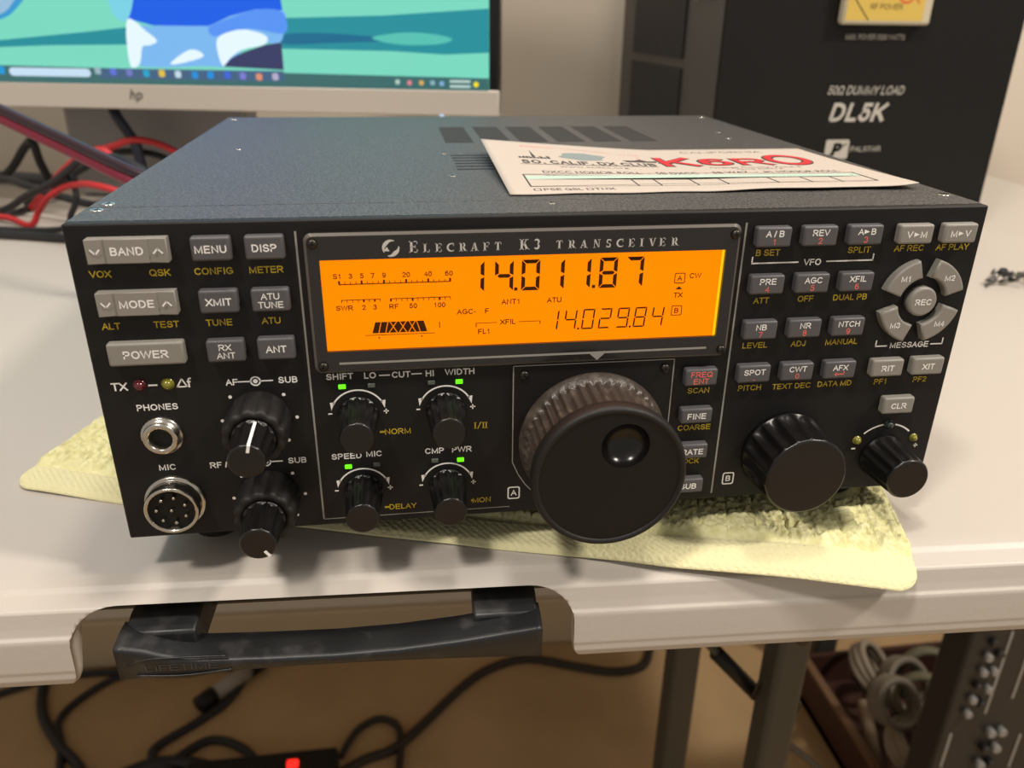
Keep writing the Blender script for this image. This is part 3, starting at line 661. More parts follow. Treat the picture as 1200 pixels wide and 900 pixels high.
for cx, cz, ptr in ((44.8,40.1,(78,True)),(44.7,12.6,(305,False))):
    b = MB(); b.lathe((cx, 0, cz), [(9.4,0),(9.6,.5),(9.6,9.2),(9.5,10.2),(9.2,12.2),(8.7,13.2),(6.6,13.4),(6.4,12.8)], rubber, 160, flutes(12, .07, 1, 5, .1, 1.5))
    o = b.build('outer_ring_knob', radio)
    small_knob(o, 'inner_knob', cx, cz, 6.3, 5.3, 13, 26.5, 12, None, ptr)
# main tuning knob
b = MB(); cx, cz = 148.9, 26.5; grip = mat('worn_rubber', (66,58,52), .38, bump=(700,.4,.0005), speck=(220,(104,94,84),.5,.8))
pr = [(24.2,.8),(24.2,2.2),(23.6,2.6),(23.5,4.4),(23.0,4.8),(22.8,5.4),(22.7,10),(22.7,19.4),(22.9,20)]
b.lathe((cx, 0, cz), pr, grip, 460, flutes(46, .05, 4, 7, 0, .8), cap=False)
b.lathe((cx, 0, cz), [(22.9,20),(23.7,20.6),(24.0,21.8),(24.0,24.4),(23.6,25.5),(22.9,26.0),(22.0,25.8),(21.7,25.2)], rubber, 120, cap=False)
o = b.build('tuning_knob', radio); o['label'] = 'large tuning knob with ribbed rubber grip'
b = MB(); bm = b.bm; dc = (153.0, 37.3); dr = 7.4; FYd = -25.35
oc = [Vector((cx+21.9*math.cos(2*PI*i/96), FYd, cz+21.9*math.sin(2*PI*i/96))) for i in range(96)]
ic = [Vector((dc[0]+dr*math.cos(2*PI*i/48), FYd, dc[1]+dr*math.sin(2*PI*i/48))) for i in range(48)]
vo = [bm.verts.new(v) for v in oc]; vi = [bm.verts.new(v) for v in ic]
es = [bm.edges.new((vo[i], vo[(i+1) % 96])) for i in range(96)]+[bm.edges.new((vi[i], vi[(i+1) % 48])) for i in range(48)]
bmesh.ops.triangle_fill(bm, edges=es, use_beauty=True, use_dissolve=False); b.mi(matte_black)
bmesh.ops.recalc_face_normals(bm, faces=bm.faces[:])
if sum(f.normal.y for f in bm.faces) > 0: bmesh.ops.reverse_faces(bm, faces=bm.faces[:])
b.build('knob_face', o)
b = MB(); b.lathe((dc[0], 0, dc[1]), [(dr+.05,25.34)]+[(dr*math.cos(t), 25.35-5.4*math.sin(t)) for t in [PI/2*k/10 for k in range(11)]][1:-1]+[(.05, 19.95)], mat('dimple_gloss', (20,18,17), .22), 48, cap=False)
b.build('finger_dimple', o)
# second tuning knob and the lower right control
b = MB(); b.lathe((217, 0, 17.4), [(15,.2),(15,1.2),(14.9,1.6),(14.9,2.2),(14.5,9),(14.2,15.4),(14.1,16.2),(13.9,17),(13.5,17.6),(12.9,17.9)], knob_black, 216, flutes(18, .09, 3, 6, 0, .6))
o = b.build('tuning_knob', radio); o['label'] = 'medium black fluted knob right of the large tuning knob'
b = MB(); b.lathe((254.6, 0, 12.9), [(8.3,0),(8.3,.6),(8.2,1),(8.1,2),(7.9,8),(7.7,14),(7.6,15),(7.4,15.8),(7.0,16.4),(6.6,16.6)], knob_black, 144, flutes(14, .1, 3, 6, 0, .6))
b.build('control_knob', radio)
# sockets
b = MB(); b.lathe((15.9, 0, 36.5), [(6.3,0),(6.3,1.0),(5.9,1.4),(5.3,1.5),(5.2,3.0),(4.6,3.5),(3.8,3.5),(3.4,3.1),(3.35,-.0)], chrome, 64, lambda a, j, r: 1-.03*(.5+.5*math.cos(64*a/2)) if j < 2 else 1, cap=False)
b.lathe((15.9, 0, 36.5), [(3.5,.4),(3.4,.5)], hole, 32); b.build('headphone_socket', radio)
b = MB(); b.lathe((16.1, 0, 13.1), [(9.2,0),(9.2,1.2),(8.8,1.6),(8.3,1.7)]+[(8.2-.18*(k % 2), 1.8+.55*k) for k in range(8)]+[(8.0,6.2),(7.6,6.5),(7.1,6.4),(6.9,5.6),(6.9,2)], chrome, 64, cap=False)
o = b.build('microphone_socket', radio)
b = MB(); b.lathe((16.1, 0, 13.1), [(6.95,2),(6.9,4.4)], matte_black, 40); 
for k in range(8):
    a = 2*PI*k/7+.4; x, z = (16.1+4.5*math.cos(a), 13.1+4.5*math.sin(a)) if k < 7 else (16.1, 13.1)
    b.lathe((x, 0, z), [(.55,4.2),(.55,6.0),(.3,6.3)], chrome, 12)
b.box(15.0, 17.2, -5.6, -4.2, 17.4, 19.4, matte_black, .3); b.build('pin_insert', o)
# lid
lid = MB(); lid.box(.2, PW-.2, 21, PD, PH-1.4, PH, lid_black, .1, 1); lid.box(.2, PW-.2, 3.4, 20.5, PH-1.4, PH, lid_black, .1, 1)
lid.box(.2, 1.4, 3.4, PD, 1, PH-.6, lid_black); lid.box(PW-1.4, PW-.2, 3.4, PD, 1, PH-.6, lid_black)
lid = lid.build('lid', radio); lid['label'] = 'dark speckled metal lid with vents'
grille = mat('vent_mesh', (40,39,38), .7); lid_steel = mat('lid_screw_steel', (136,134,130), .35, .8)
for i in range(6):
    b = MB(); xa = 112.4+17.2*i; n_ = 9
    for r in range(14):
        ya = 147+r*4.1; b.box(xa, xa+12.8, ya, ya+3.3, PH-.05, PH+.06, grille)
    b.build('vent_grille', lid)
for i in range(6):
    y = 76.5+6.6*i; b = MB(); b.box(112.2, 136, y, y+2.2, PH-.1, PH+.07, hole); b.build('vent_slot', lid)
for x, y, r in ((4.7,25.6,2),(4,17.2,2),(4.6,243,2),(24.5,133.3,1.3),(268.2,17.2,2),(136.1,15.5,1.6),(109.3,116,1.7),(109.4,64.4,1.7),(248.8,154.7,1.5),(252.2,176.6,1.3),(267.5,243,2)):
    screw(lid, x, y, PH, r, 'z', chrome if r > 1.9 or x > 200 or x == 24.5 else lid_steel)
for x, y in ((22,22),(250,22),(22,230),(250,230)):
    b = MB(); b.lathe((x, y, -11), [(8,0),(9,1.5),(9.5,11),(9.5,12)], rubber, 24, axis='z'); b.build('foot', radio)

# ------------------------------------------------------------------ card on the lid
card_m = mat('card_paper', (190,179,168), .6); cink = mat('card_ink', (62,58,58), .7); cgrey = mat('card_grey_art', (128,140,140), .7)
cred = mat('card_red', (206,36,48), .5); cgreen = mat('card_green', (176,200,186), .7); cpink = mat('card_pink', (206,120,120), .7)
cd = MB(); CW_, CD_ = 140., 89.
def ch(u, v):
    q = max(0, min(1, v/90))
    h = 5.2*q*max(0, 1-u/72)**1.15
    h += 1.6*max(0, (u-112)/28)**2*(1-q)**2+.7*max(0, math.sin(PI*(u-65)/70))*(1-q)**2
    return PH+.45+h
cf = lambda u, v: Vector((125+u, 27+v, ch(u, v)+.22))
NU, NVc = 56, 24
vs = [Vector((125+CW_*i/NU, 27+CD_*j/NVc-(.5*math.sin(i*.5) if j == 0 else 0), ch(CW_*i/NU, CD_*j/NVc)+dz)) for dz in (.2, -.15) for j in range(NVc+1) for i in range(NU+1)]
r1 = NU+1; n1 = r1*(NVc+1)
fs = [(j*r1+i, j*r1+i+1, (j+1)*r1+i+1, (j+1)*r1+i) for j in range(NVc) for i in range(NU)]
fs += [tuple(n1+k for k in f[::-1]) for f in fs]
bd = list(range(r1))+[j*r1+NU for j in range(1, NVc+1)]+[NVc*r1+i for i in range(NU-1, -1, -1)]+[j*r1 for j in range(NVc-1, 0, -1)]
fs += [(bd[k], n1+bd[k], n1+bd[(k+1) % len(bd)], bd[(k+1) % len(bd)]) for k in range(len(bd))]
cd.faces(vs, fs, card_m, True)
ct = lambda t, u, v, h, m=cink, w=None, al='c', bo=0: cd.text(t, u, v, h, m, w=w, bold=bo, align=al, fn=cf)
ct('SO. CALIF. DX CLUB', 37, 49, 6.4, cink, 52, bo=.025); ct('www.scdxc.org', 37, 41, 2.6, cink, 26)
cd.rect(10, 63, 44.2, 44.9, cink, fn=cf)
for i in range(9): cd.flat([(11+i*1.4,55),(12.2+i*1.4,55),(12.2+i*1.4,57+random.random()*4),(11+i*1.4,57+random.random()*4)], cink, fn=cf)
cd.flat([(16.5,58),(18,58),(17.3,72)], cink, fn=cf)
cd.flat([(37+9*math.cos(a)+(1.2*math.sin(5*a)), 62+8*math.sin(a)) for a in [2*PI*k/24 for k in range(24)]], cgrey, fn=cf)
cd.flat([(53,54),(65,54),(66,58),(62,57),(60,61),(57,58),(52,57.5)], cink, fn=cf); cd.rect(59.8, 60.3, 58, 66, cpink, fn=cf)
ct('DXCC', 22, 79, 3.4, cpink, 14); ct('WAZ', 58, 71, 3.4, cpink, 9); cd.line((30,80),(52,73), .4, cpink, fn=cf)
ct('DXCC HONOR ROLL  -  5B DXCC  -  5B WAZ  -  #1 HONOR ROLL', 72, 31.5, 3.8, cink, 112, bo=.012)
ct('CALIFORNIA', 101, 80, 4, cink, 36); ct('Orange County, Zone 3', 100, 42, 2.8, cink, 36); ct('Grid DM13', 100, 38, 2.4, cink, 18)
for t, u, w, v_, h_ in (('K',73.5,15,56,20), ('6',88.8,12,55,16), ('R',104.2,13,55,16), ('O',120.5,17,58.5,25)):
    cd.text(t, u, v_, h_+1.6, cink, w=w+1.8, bold=.024, fn=cf)
    cd.text(t, u, v_, h_, cred, w=w, bold=.008, fn=lambda a, c: cf(a, c)+Vector((0, 0, .12)))
cd.rect(8, 131, 19.5, 24.5, cgreen, fn=cf)
fr = lambda a, c: cf(a, c)+Vector((0, 0, .1))
cd.frame(8, 131, 9, 27, .5, cink, fn=fr)
for u in (45, 53, 66, 76.5, 94.5, 106.8, 118): cd.rect(u-.2, u+.2, 9, 25, cink, fn=fr)
for t, u, v, w in (('CONFIRMING', 26, 24.8, 20), ('QSO WITH', 26, 21.4, 17), ('DAY', 49, 21.5, 5), ('MONTH', 59.5, 21.5, 9), ('YEAR', 71, 21.5, 7), ('UTC', 85, 21.5, 7), ('MHz', 100.5, 21.5, 7), ('RST', 112.5, 21.5, 7), ('2-WAY', 124.5, 21.5, 8)):
    cd.text(t, u, v, 2.3, cink, w=w, fn=fr)
cd.frame(8.5, 11, 3.6, 6.6, .4, cink, fn=cf); ct('PSE QSL', 18.3, 5.2, 3.2, cink, 13, bo=.01); cd.frame(26, 28.3, 3.6, 6.6, .4, cink, fn=cf); ct('TNX', 32.2, 5.2, 3.2, cink, 7, bo=.01)
o = cd.build('postcard', origin=(195, 72, PH))
tag(o, 'white printed postcard with big red call letters lying on the radio lid', 'card')

# ------------------------------------------------------------------ monitor
MA = Vector((175., 450.)); MDd = Vector((-238-175., 543-450.)).normalized()   # along the screen to the left
MN = Vector((-MDd.y, MDd.x)); MN = MN if MN.y < 0 else -MN                   # towards the viewer
MDX = MDd
def mon(a, b_, d=0):         # a to the left from the right casing edge, b up from the bottom, d towards the viewer
    q = MA+MDX*a+MN*d; return Vector((q.x, q.y, 79.3+b_))
mn = thing('computer_monitor', (MA.x+MDX.x*302, MA.y+MDX.y*302+60, TZ), 'silver computer monitor showing a teal picture, standing behind the radio', 'monitor')
silver = mat('monitor_silver', (196,188,178), .4, .15); bezel_b = mat('monitor_bezel', (14,14,15), .3)
def mbox(b, a0, a1, b0, b1, d0, d1, mt, bev=0, seg=2):
    vs = [mon(a, q, d) for q in (b0, b1) for d in (d1, d0) for a in (a1, a0)]
    _, f = b.faces(vs, [(0,2,3,1),(4,5,7,6),(0,1,5,4),(2,6,7,3),(0,4,6,2),(1,3,7,5)], mt); bmesh.ops.recalc_face_normals(b.bm, faces=f)
    if bev: b._bev(f, bev, seg)
b = MB(); mbox(b, 0, 604, 0, 362, -22, -1, bezel_b, 2); mbox(b, 120, 480, 60, 300, -50, -20, silver, 10, 3); b.build('housing', mn)
b = MB(); mbox(b, 0, 604, 0, 20, -20, .5, silver, 1.2)
hpg = mat('logo_grey', (92,86,80), .4); mf = lambda x, z: mon(302-x, 11.2+z, .6)
sl = lambda x, z: (x+.28*z, z)
for pl_ in ([(-4.6,-3.2),(-4.6,4.6)], [(-4.6,.6),(-3.2,1.7),(-1.9,1.5),(-1.4,.6),(-1.4,-3.2)], [(1.2,-5.6),(1.2,1.6)], [(1.2,1.5),(3.2,1.6),(4.6,.9),(4.8,-.8),(4.2,-2.6),(2.6,-3.1),(1.2,-3.0)]):
    for a_, c_ in zip(pl_[:-1], pl_[1:]): b.line(sl(*a_), sl(*c_), 1.5, hpg, fn=mf)
b.build('chin', mn)
E = lambda n, c: mat(n, c, .3, emit=1.0)
mint, teal, tealb = E('px_mint', (134,226,196)), E('px_teal', (32,140,152)), E('px_teal_light', (70,180,176))
blue, pale, white, navy = E('px_blue', (16,92,226)), E('px_pale', (120,180,236)), E('px_white', (226,244,252)), E('px_navy', (52,58,98))
task, searchc = E('px_taskbar', (58,104,104)), E('px_search', (196,220,240))
b = MB(); mbox(b, 8.2, 596, 19.5, 354, -.9, .1, E('px_court', (120,214,190)))
lvl = [.15]
def soft(P, n=5):
    N = len(P); out = []
    for i in range(N):
        a, c, d, e = (Vector(P[(i+k) % N]) for k in (-1, 0, 1, 2))
        for t in range(n):
            t /= n; q = .5*((2*c)+(d-a)*t+(2*a-5*c+4*d-e)*t*t+(3*c-a-3*d+e)*t**3); out.append((q.x, q.y))
    return out
def px(pts, mt, step=.02):
    if mt.name in ('px_pale','px_white','px_blue_mid','px_streak','px_skin','px_teal_dark','px_strings','px_racket'): pts = soft(pts)
    b.faces([mon(p[0], p[1], lvl[0]) for p in pts], [tuple(range(len(pts)))], mt); lvl[0] += step
px([(8.3,130),(595,130),(595,353),(8.3,353)], mat('px_unseen_glow', (150,190,224), .3, emit=1.5))  # unseen upper screen, invented pale blue glow to brighten the radio lid
px([(172,71),(90,73.7),(8.3,79.4),(8.3,47.8),(44,46.1),(85,48),(175,48.6)], teal)
px([(172,59),(140,60.5),(100,58.5),(70,56),(130,53.5),(172,52)], E('px_teal_dark', (20,104,140)))
px([(101,57.5),(77,61.5),(52,60.8),(37,57.2),(50,53.4),(80,53)], E('px_streak', (84,190,176)))
px([(595,40),(595,58),(410,52),(336,59),(299,63),(299,50),(367,48.6),(411,46.7)], teal)
px([(8.3,29),(595,34.5),(595,19.6),(8.3,19.6)], task)
px([(330,31.8),(175,31.8),(175,24),(330,24)], E('px_taskbar_blue', (66,96,128)))
px([(300,69),(292,61),(300,35.2),(240,34.6),(222,34.5),(214,41),(203,49.5),(186,52.5),(175,53.5),(170,66),(170,76),(186,79),(214,73),(250,66),(285,64)], pale)
px([(295.1,120),(174,120),(171,76.5),(192.4,77),(213.8,72),(232.3,64.5),(278,64.3),(298.3,69)], blue)
px([(232,63.6),(214,70.5),(190,77),(171,75),(171,60),(200,63),(228,57)], E('px_blue_mid', (84,144,240)))
px([(299,68.5),(284,59.5),(277,53),(284,49.6),(290,48.3),(294.8,35.4),(303,35.3)], white)
px([(226.5,55.5),(214,61),(201.1,62.1),(186.3,57.9),(188.4,51.6),(206.5,47.6),(217.9,41.1),(224.5,34.8),(227.5,44)], white)
px([(250,47),(240,42),(262,36),(268,37)], white)
px([(174.3,53.1),(174.6,32.7),(224.5,34.5),(217,41),(206.8,45.5),(187,51.6)], navy)
px([(311,90),(302,90),(291,86),(298,69),(306,68.5),(311,76)], E('px_skin', (120,206,226)))
px([(430,66),(408,67),(392,74),(380,90),(430,90)], E('px_racket', (54,150,206))); px([(430,69),(410,70),(396,76),(388,90),(430,90)], E('px_strings', (150,186,214)))
px([(q[0], q[1]) for q in [(373+34.5*sx-(-3.2*math.cos(a))*sx*-1 if False else 373+sx*32+3.2*math.cos(a), 28+3.2*math.sin(a)) for sx, a in [(1, -PI/2+PI*k/8) for k in range(9)]+[(-1, PI/2+PI*k/8) for k in range(9)]]], searchc)
px([(412,26),(419,26),(419,32),(412,32)], E('px_start', (20,150,214)))
ic = [(150,176,186),(92,112,214),(110,118,190),(30,160,200),(220,190,60),(190,214,226),(30,140,214),(20,140,216),(60,100,214),(120,120,206),(214,140,110),(176,170,200)]
for (a, q), c in zip([(331.4,29.7),(318.3,29.2),(304.6,28.8),(290.2,28.3),(277.1,28.6),(263.5,28.1),(249.2,27.7),(236.2,27.9),(221.9,28.1),(209.1,27.7),(195.6,27.2),(182.1,27.5)], ic):
    px(rrect(a-2.6, a+2.6, q-2.7, q+2.7, 1.5), E('px_icon%d' % ic.index(c), c), .005)
for (a, q), c in zip([(81.9,25.2),(72.2,24.7),(62.5,24.9),(53.5,25),(46,24.5)], [(170,200,190),(214,130,140),(214,170,90),(140,176,190),(130,170,214)]): px(rrect(a-1.8, a+1.8, q-1.8, q+1.8, 1), E('px_tray%d' % int(a), c), .005)
for q in (26.4, 22.6): px([(39.5,q-.9),(23,q-.9),(23,q+.9),(39.5,q+.9)], E('px_clock', (190,214,206)), .005)
px([(18.5+2.1*math.cos(2*PI*k/16), 24.3+2.1*math.sin(2*PI*k/16)) for k in range(16)], E('px_yellow', (240,220,30)))
o = b.build('screen', mn); o['label'] = 'lit screen with a blue and teal picture and a row of icons'
b = MB(); mbox(b, 236, 410, -86, 160, -92, -62, mat('stand_grey', (150,148,146), .45), 4); b.build('stand_neck', mn)
b = MB(); mbox(b, 236, 410, -93.3, -87, -150, -52, silver, 2); b.build('stand_foot', mn)
b = MB(); b.lathe(tuple(mon(47.3, -.2, -3)), [(1.6,-1),(1.6,3.6)], mat('power_lamp', (190,220,255), .4, emit=1), 12); b.build('power_lamp', mn)

# ------------------------------------------------------------------ black box with the yellow meter
dl = thing('dummy_load', (460, 540, TZ), 'tall black equipment box with a yellow meter behind the right end of the radio', 'box')
dlb = mat('dl_black', (20,18,17), .5, spec=.25, bump=(900,.1,.0003)); dlf = mat('dl_frame', (62,61,60), .5); DX0, DX1, DY0, DY1, DZ1 = 337, 583, 400, 690, 330
b = MB(); b.box(DX0+2, DX1-2, DY0+3, DY1, TZ+8, DZ1-2, dlf, 1.5); b.build('case', dl)
b = MB(); b.box(DX0, DX1, DY0, DY0+4, TZ+4, DZ1, dlb, 1.2); fp = b.build('front_panel', dl)
b = MB(); ds = mat('dl_print', (180,176,166), .5)
dfn = lambda x, z: Vector((x, DY0-.15, z))
b.text('50Ω DUMMY LOAD', 460.3, 103.5, 6.6, ds, w=64, bold=.004, shear=.22, fn=dfn); b.text('DL5K', 457.2, 87, 14.2, ds, w=47, bold=.018, shear=.22, fn=dfn)
b.prism(rrect(433.5, 453.5, 51, 66, 1.5), DY0-.4, DY0+.1, ds); b.text('P', 443.5, 58.5, 10, dlb, y=DY0-.5, bold=.04, shear=.2); b.line((436,53),(451,63), 1, dlb, DY0-.5)
b.text('PALSTAR', 468.5, 58.6, 4, ds, w=26, fn=dfn); b.text('MAX. POWER 5000 WATTS', 459.5, 142, 4, ds, w=49, bold=.01, fn=dfn)
b.build('printed_lettering', fp)
b = MB(); b.box(425.5, 497, DY0-9, DY0, 150.5, 212, mat('meter_case', (196,186,160), .25), 2.5, 3)
b.rect(427.5, 489.5, 153.5, 209, mat('meter_face', (206,176,84), .5), DY0-9.1)
rd = mat('meter_red', (206,110,50), .6); bk = mat('meter_ink', (70,56,24), .6)
b.arc((458, 150), 40, 41.2, 30, 150, bk, DY0-9.2); b.arc((458, 150), 30, 31.5, 30, 80, rd, DY0-9.2); b.arc((474,172), 5, 7, 150, 330, rd, DY0-9.2); b.line((433,168),(446,153.6), .9, bk, DY0-9.2)
b.text('RF POWER', 459, 163, 4, bk, y=DY0-9.2, w=26); b.build('power_meter', dl)
fin = mat('dl_fin', (40,40,42), .45)
for z0, z1 in ((40, 114), (122, 200), (208, 300)):
    b = MB(); b.box(DX0+1.2, DX0+3, 488, 642, z0, z1, hole)
    for k in range(22): b.box(DX0-.6, DX0+1.6, 490+k*7, 493+k*7, z0, z1, fin)
    b.build('side_grille', dl)
for y in (432, 458):
    for z in (170, 230):
        b = MB(); b.lathe((DX0-.5, y, z), [(3,-1),(3,2.2)], lid_steel, 12, M=Matrix.Rotation(-PI/2, 3, 'Z').to_4x4()); b.build('case_bolt', dl)
for x, y in ((350,420),(570,420),(350,670),(570,670)):
    b = MB(); b.lathe((x, y, TZ), [(8,0),(8,9)], rubber, 16, axis='z'); b.build('foot', dl)

# ------------------------------------------------------------------ cables on the table, left of the radio
def cable(pts, r, mt, label, cat='cable', group='loose cables left of the radio', org=None):
    b = MB(); b.tube(pts, r, mt, 10); o = b.build('cable', origin=org or pts[0]); return tag(o, label, cat, group)
pair = thing('power_lead', (-60, 270, 70), 'thick twin power lead, black over maroon, sloping down behind the radio', 'cable', 'loose cables left of the radio')
P0, P1 = Vector((-153.3,340,94.5)), Vector((-59.7,270,66.7)); d = (P1-P0)
line = [Vector((-610,700,TZ+8)), Vector((-580,660,120)), Vector((-490,600,190)), P0-d*2.2+Vector((0,40,10)), P0-d*1.0, P0, P0+d*.5, P1, Vector((-28,266,56)), Vector((6,284,48)), Vector((30,292,46))]
b = MB(); b.tube([p+Vector((0,0,2.8)) for p in line], 3.4, mat('cable_plum', (44,24,36), .4), 12); b.build('black_conductor', pair)
b = MB(); b.tube([p+Vector((0,-1,-2.9)) for p in line], 3.3, cable_maroon, 12); b.build('red_conductor', pair)
z_ = TZ+4
cable([(-635,590,z_),(-420,560,z_),(-330,535,z_),(-254,531,z_),(-242,595,z_),(-225,636,z_+12),(-180,690,z_+12),(-60,700,z_+12),(0,700,z_)], 2.8, cable_black, 'black cable lying along the back of the table behind the other cables')
cable([(-635,530,z_),(-420,500,z_),(-300,510,z_),(-240,498,z_+6),(-215,490,z_),(-205,490,z_+12),(-190,480,z_+26),(-168,470,z_+36),(-130,435,z_+40),(-60,432,z_+14),(20,440,z_)], 2.6, cable_red, 'red cable with a sharp bend nearest the radio, left on the table')
cable([(-635,575,z_),(-430,545,z_),(-300,525,z_),(-249,520,z_+6),(-217,500,z_+22),(-187,480,z_+36),(-168,470,z_+48),(-150,460,z_+58),(-110,430,z_+60),(-40,400,z_+20),(30,390,z_)], 3.2, cable_black, 'thick black cable arching up under the maroon lead')
cable([(-166,472,z_+50),(-150,460,z_+60),(-127,440,z_+66),(-118,452,z_+40),(-112,470,z_)], 2.6, cable_red, 'short red cable end clipped to the arching black cable')
cable([(-240,560,z_),(-200,548,z_+36),(-175,545,41),(-156,545,45.4),(-138,545,51),(-120,545,48.7),(-100,545,39),(-60,545,14),(-10,550,z_)], 3.0, cable_red, 'red cable arching up beside the rear left corner of the radio')
cable([(-250,575,z_),(-200,562,z_+28),(-170,560,34),(-148,560,39),(-119,556,35),(-80,545,16),(-10,545,z_)], 3.0, cable_black, 'black cable arching just under the red one by the rear corner')
cable([(-160,566,120),(-155,560,88),(-148.8,548,73),(-141,548,57),(-136,548,45),(-135,548,33),(-132,550,16),(-120,560,z_)], 4.6, mat('cable_navy', (38,42,56), .5), 'dark cord hanging down below the monitor logo')
cable([(-635,600,z_),(-420,570,z_),(-320,575,z_+20),(-260,560,z_+26),(-232,540,z_+24),(-198,520,z_+18),(-158,500,z_+12),(-80,480,z_)], 3.4, cable_black, 'black cable running flat toward the side of the radio')
cable([(-360,660,z_),(-294,640,z_+14),(-262,630,z_+44),(-250,620,z_+50),(-247,620,z_+30),(-240,625,z_)], 4.0, cable_black, 'black cable with a hooked top at the left edge')
cable([(-173,482,z_+48),(-170,476,z_+40),(-166,470,z_+28),(-172,468,z_+14),(-186,472,z_),(-256,484,z_)], 2.6, cable_black, 'black cable dropping straight from the arching cable to the table')
cable([(-635,510,z_),(-420,480,z_),(-300,470,z_),(-230,462,z_),(-160,440,z_),(-80,420,z_),(0,400,z_)], 3.4, cable_black, 'black cable lying lowest on the table left of the radio')
b = MB(); b.tube([(-430,720,z_+3),(-330,712,z_+3),(-262,690,z_+2)], 6, mat('cable_grey_thick', (96,98,104), .5), 10)
tag(b.build('adapter_lead', origin=(-300,710,TZ)), 'grey thick lead at the left edge behind the maroon lead', 'cable')

# ------------------------------------------------------------------ small debris at the right
b = MB(); foil = mat('foil', (120,118,116), .3, .7)
for k in range(26):
    c = Vector((512+random.gauss(0, 9), 262+random.gauss(0, 7), TZ+2+random.random()*5)); r = 1.6+random.random()*3.2
    vs = [c+Vector((random.gauss(0,1), random.gauss(0,1), random.gauss(0,.7))).normalized()*r for _ in range(7)]
    for v in vs: v.z = max(v.z, TZ+.3)
    bv = [b.bm.verts.new(v) for v in vs]; r_ = bmesh.ops.convex_hull(b.bm, input=bv)
    mi_ = b.mi(foil if k % 3 else cable_black)
    for g in r_['geom']:
        if isinstance(g, bmesh.types.BMFace): g.material_index = mi_
tag(b.build('crumpled_foil', origin=(512,262,TZ)), 'small crumpled dark and silver scrap on the table right of the radio', 'scrap')

# ------------------------------------------------------------------ under the table
FZ = -754
def fcable(pts, r, label, mt=cable_black):
    pts = [(x, min(y, 752-.0495*x), z) for x, y, z in pts]
    b = MB(); b.tube(pts, r, mt, 8); tag(b.build('floor_cable', origin=pts[0]), label, 'cable', 'cables on the floor under the table')
z_ = FZ+5
fcable([(-620,700,z_),(-540,735,z_),(-495,753,z_),(-440,770,z_),(-300,800,z_)], 5, 'black cable crossing the far left floor corner')
fcable([(-430,820,z_),(-458,765,z_),(-440,700,z_),(-398,640,z_),(-360,600,z_),(-300,520,z_)], 7, 'thick dark cable running down the floor at left')
fcable([(-300,780,z_),(-330,765,z_),(-365,752,z_),(-400,715,z_),(-412,680,z_),(-395,640,z_),(-380,590,z_)], 5, 'dark cable looping to join the thick cable at left')
fcable([(-330,770,z_),(-260,755,z_),(-200,760,z_),(-170,740,z_),(-185,690,z_),(-220,655,z_),(-270,610,z_),(-230,570,z_)], 6, 'black cable under the left end of the carry handle')
fcable([(-250,580,z_),(-200,620,z_),(-150,600,z_),(-120,560,z_),(-90,530,z_)], 6, 'black cable curling in front of the white adapter')
fcable([(-330,560,z_),(-260,590,z_),(-190,575,z_),(-150,540,z_)], 9, 'bundled black cable at the bottom edge left of the red switch')
fcable([(-60,520,z_),(10,560,z_),(60,580,z_),(149,669,z_),(200,705,z_),(259,716,z_),(330,690,z_),(383,673,z_),(430,680,z_),(455,720,z_),(470,780,z_)], 6.5, 'long brown cable waving across the floor under the right end of the handle', mat('cable_brown', (44,34,26), .55))
fcable([(-20,570,z_),(0,610,z_),(30,628,z_),(56,612,z_),(60,575,z_),(56,530,z_)], 5, 'thin brown cable making a small loop on the floor', MATS['cable_brown'])
ad = thing('plug_adapter', (-185, 720, FZ), 'pale plug adapter with a black end lying on the floor', 'adapter')
b = MB(); b.tube([(-205,695,FZ+14),(-163,738,FZ+14)], 12, mat('adapter_body', (150,142,130), .5), 12, sub=1); b.build('body', ad)
for p, q in (((-222,676,FZ+14),(-205,695,FZ+14)), ((-163,738,FZ+14),(-145,756,FZ+14))):
    b = MB(); b.tube([p, q], 13, matte_black, 12, sub=1); b.build('end_cap', ad)
ps = thing('power_strip', (-90, 556, FZ), 'black power strip with a glowing red switch on the floor', 'power strip')
b = MB(); b.box(-210, -20, 512, 560, FZ, FZ+38, matte_black, 5, 3); b.build('body', ps)
b = MB(); b.box(-82, -68, 530, 540, FZ+36, FZ+44, mat('switch_red', (255,40,30), .3, emit=1.6), 1.5); b.build('switch', ps)
# crate with coils, rack gear
cr = thing('storage_crate', (760, 500, FZ), 'dark red open crate of coiled cables under the table beside the rack', 'crate')
cm = mat('crate_red', (66,36,26), .7); ce = mat('crate_edge', (112,84,58), .7); cz1 = -690
b = MB(); x0, x1, y0, y1 = 640, 880, 392, 612
b.box(x0, x0+7, y0, y1, FZ, cz1, cm); b.box(x1-7, x1, y0, y1, FZ, cz1, cm); b.box(x0, x1, y0, y0+7, FZ, cz1, cm); b.box(x0, x1, y1-7, y1, FZ, cz1, cm); b.box(x0, x1, y0, y1, FZ, FZ+12, cm)
b.build('body', cr)
b = MB(); b.box(x0-2, x0+10, y0, y1, cz1, cz1+5, ce, 1.5); b.build('rim', cr)
def coil(c, R_, r, turns, mt, label, tilt):
    b = MB(); M = Matrix.Rotation(tilt[0], 3, 'X') @ Matrix.Rotation(tilt[1], 3, 'Y')
    b.tube([Vector(c)+M @ Vector((R_*(1+.05*math.sin(k))*math.cos(2*PI*k/14), R_*math.sin(2*PI*k/14), k*r*.12)) for k in range(14*turns)], r, mt, 8, sub=3)
    tag(b.build('coiled_cable', origin=c), label, 'cable', 'coiled cables in the crate')
coil((745,530,-680), 34, 5, 3, cable_grey, 'grey coiled cable nearest the table leg in the crate', (.9, .2))
coil((800,548,-690), 40, 5, 2, mat('cable_olive', (110,108,86), .6), 'olive coiled cable standing at the far end of the crate', (1.2, -.3))
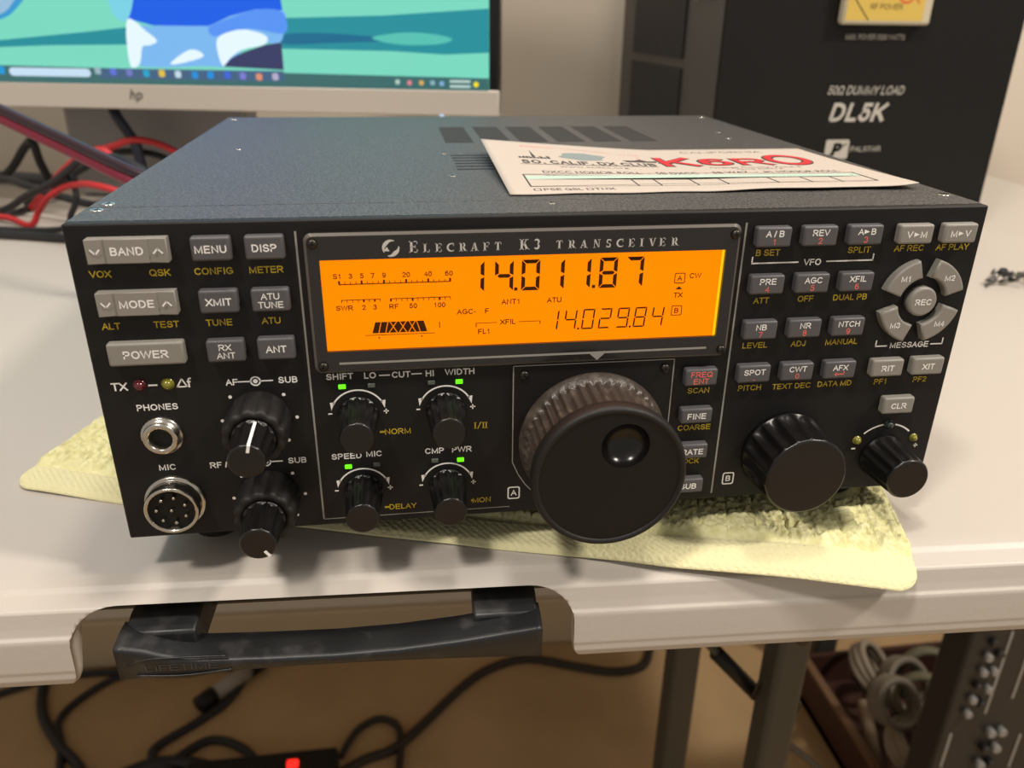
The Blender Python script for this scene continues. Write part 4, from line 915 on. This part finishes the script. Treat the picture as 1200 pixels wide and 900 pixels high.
coil((720,570,-690), 34, 5, 3, mat('cable_pale', (150,138,120), .6), 'pale coiled cable leaning in the far corner of the crate', (.5, .6))
coil((800,470,-700), 36, 5, 2, mat('cable_teal', (58,70,68), .6), 'dark teal coiled cable beside the rack in the crate', (.8, -.4))
coil((668,452,-618), 27, 5, 3, cable_grey, 'grey coiled cable on top of the pile at the near left of the crate', (1.0, .1))
coil((716,452,-622), 30, 4, 3, MATS['cable_olive'], 'olive coiled cable on top of the pile beside the rack', (1.1, -.5))
coil((690,425,-672), 30, 6, 3, MATS['cable_pale'], 'pale coiled cable low at the near end of the crate', (.6, .2))
for k, (p, q, lab) in enumerate((((668,440,-725), (690,520,-695), 'pale plug leaning against the crate wall'), ((668,410,-730), (690,432,-705), 'pinkish plug at the near end of the crate'))):
    b = MB(); b.tube([p, q], 9, mat('plug_%s' % ('pale', 'pink')[k], ((160,140,118), (150,116,100))[k], .5), 10, sub=1); tag(b.build('cable_plug', origin=p), lab, 'plug')
rk = thing('rack_mixer', (760, 420, FZ), 'black rack unit with rows of small knobs under the right end of the table', 'rack unit')
rb = mat('rack_black', (44,43,42), .5); rg = mat('rack_knob', (150,150,148), .4); rl = mat('rack_line', (170,170,164), .5)
b = MB(); b.box(609, 1000, 300, 336, FZ, -352, rb, 4); b.build('case', rk)
for i, (x, z) in enumerate([(631.5,-383),(630.5,-401),(630.5,-419.7),(629.5,-437.5),(628.5,-455),(628,-473.5),(642,-398),(642,-420),(642,-443),(640,-462)]+[(x, z) for z in (-503,-526,-548,-572) for x in (661,673)]+[(688,-383),(688,-403)]):
    b = MB(); b.lathe((x, 300, z), [(4.2,0),(4.2,5),(3.4,6.5)] if i < 10 else [(4.8,0),(4.8,6),(4.2,7.5)], rg if i % 3 else rb, 14); b.build('knob', rk)
for x, za, zb in ((650.5,-479,-374),(675.5,-462,-400),(619.5,-550,-503),(700.5,-562,-515)):
    b = MB(); b.box(x-1.2, x+1.2, 299, 301, za, zb, rl, .4); b.build('fader_slot', rk)
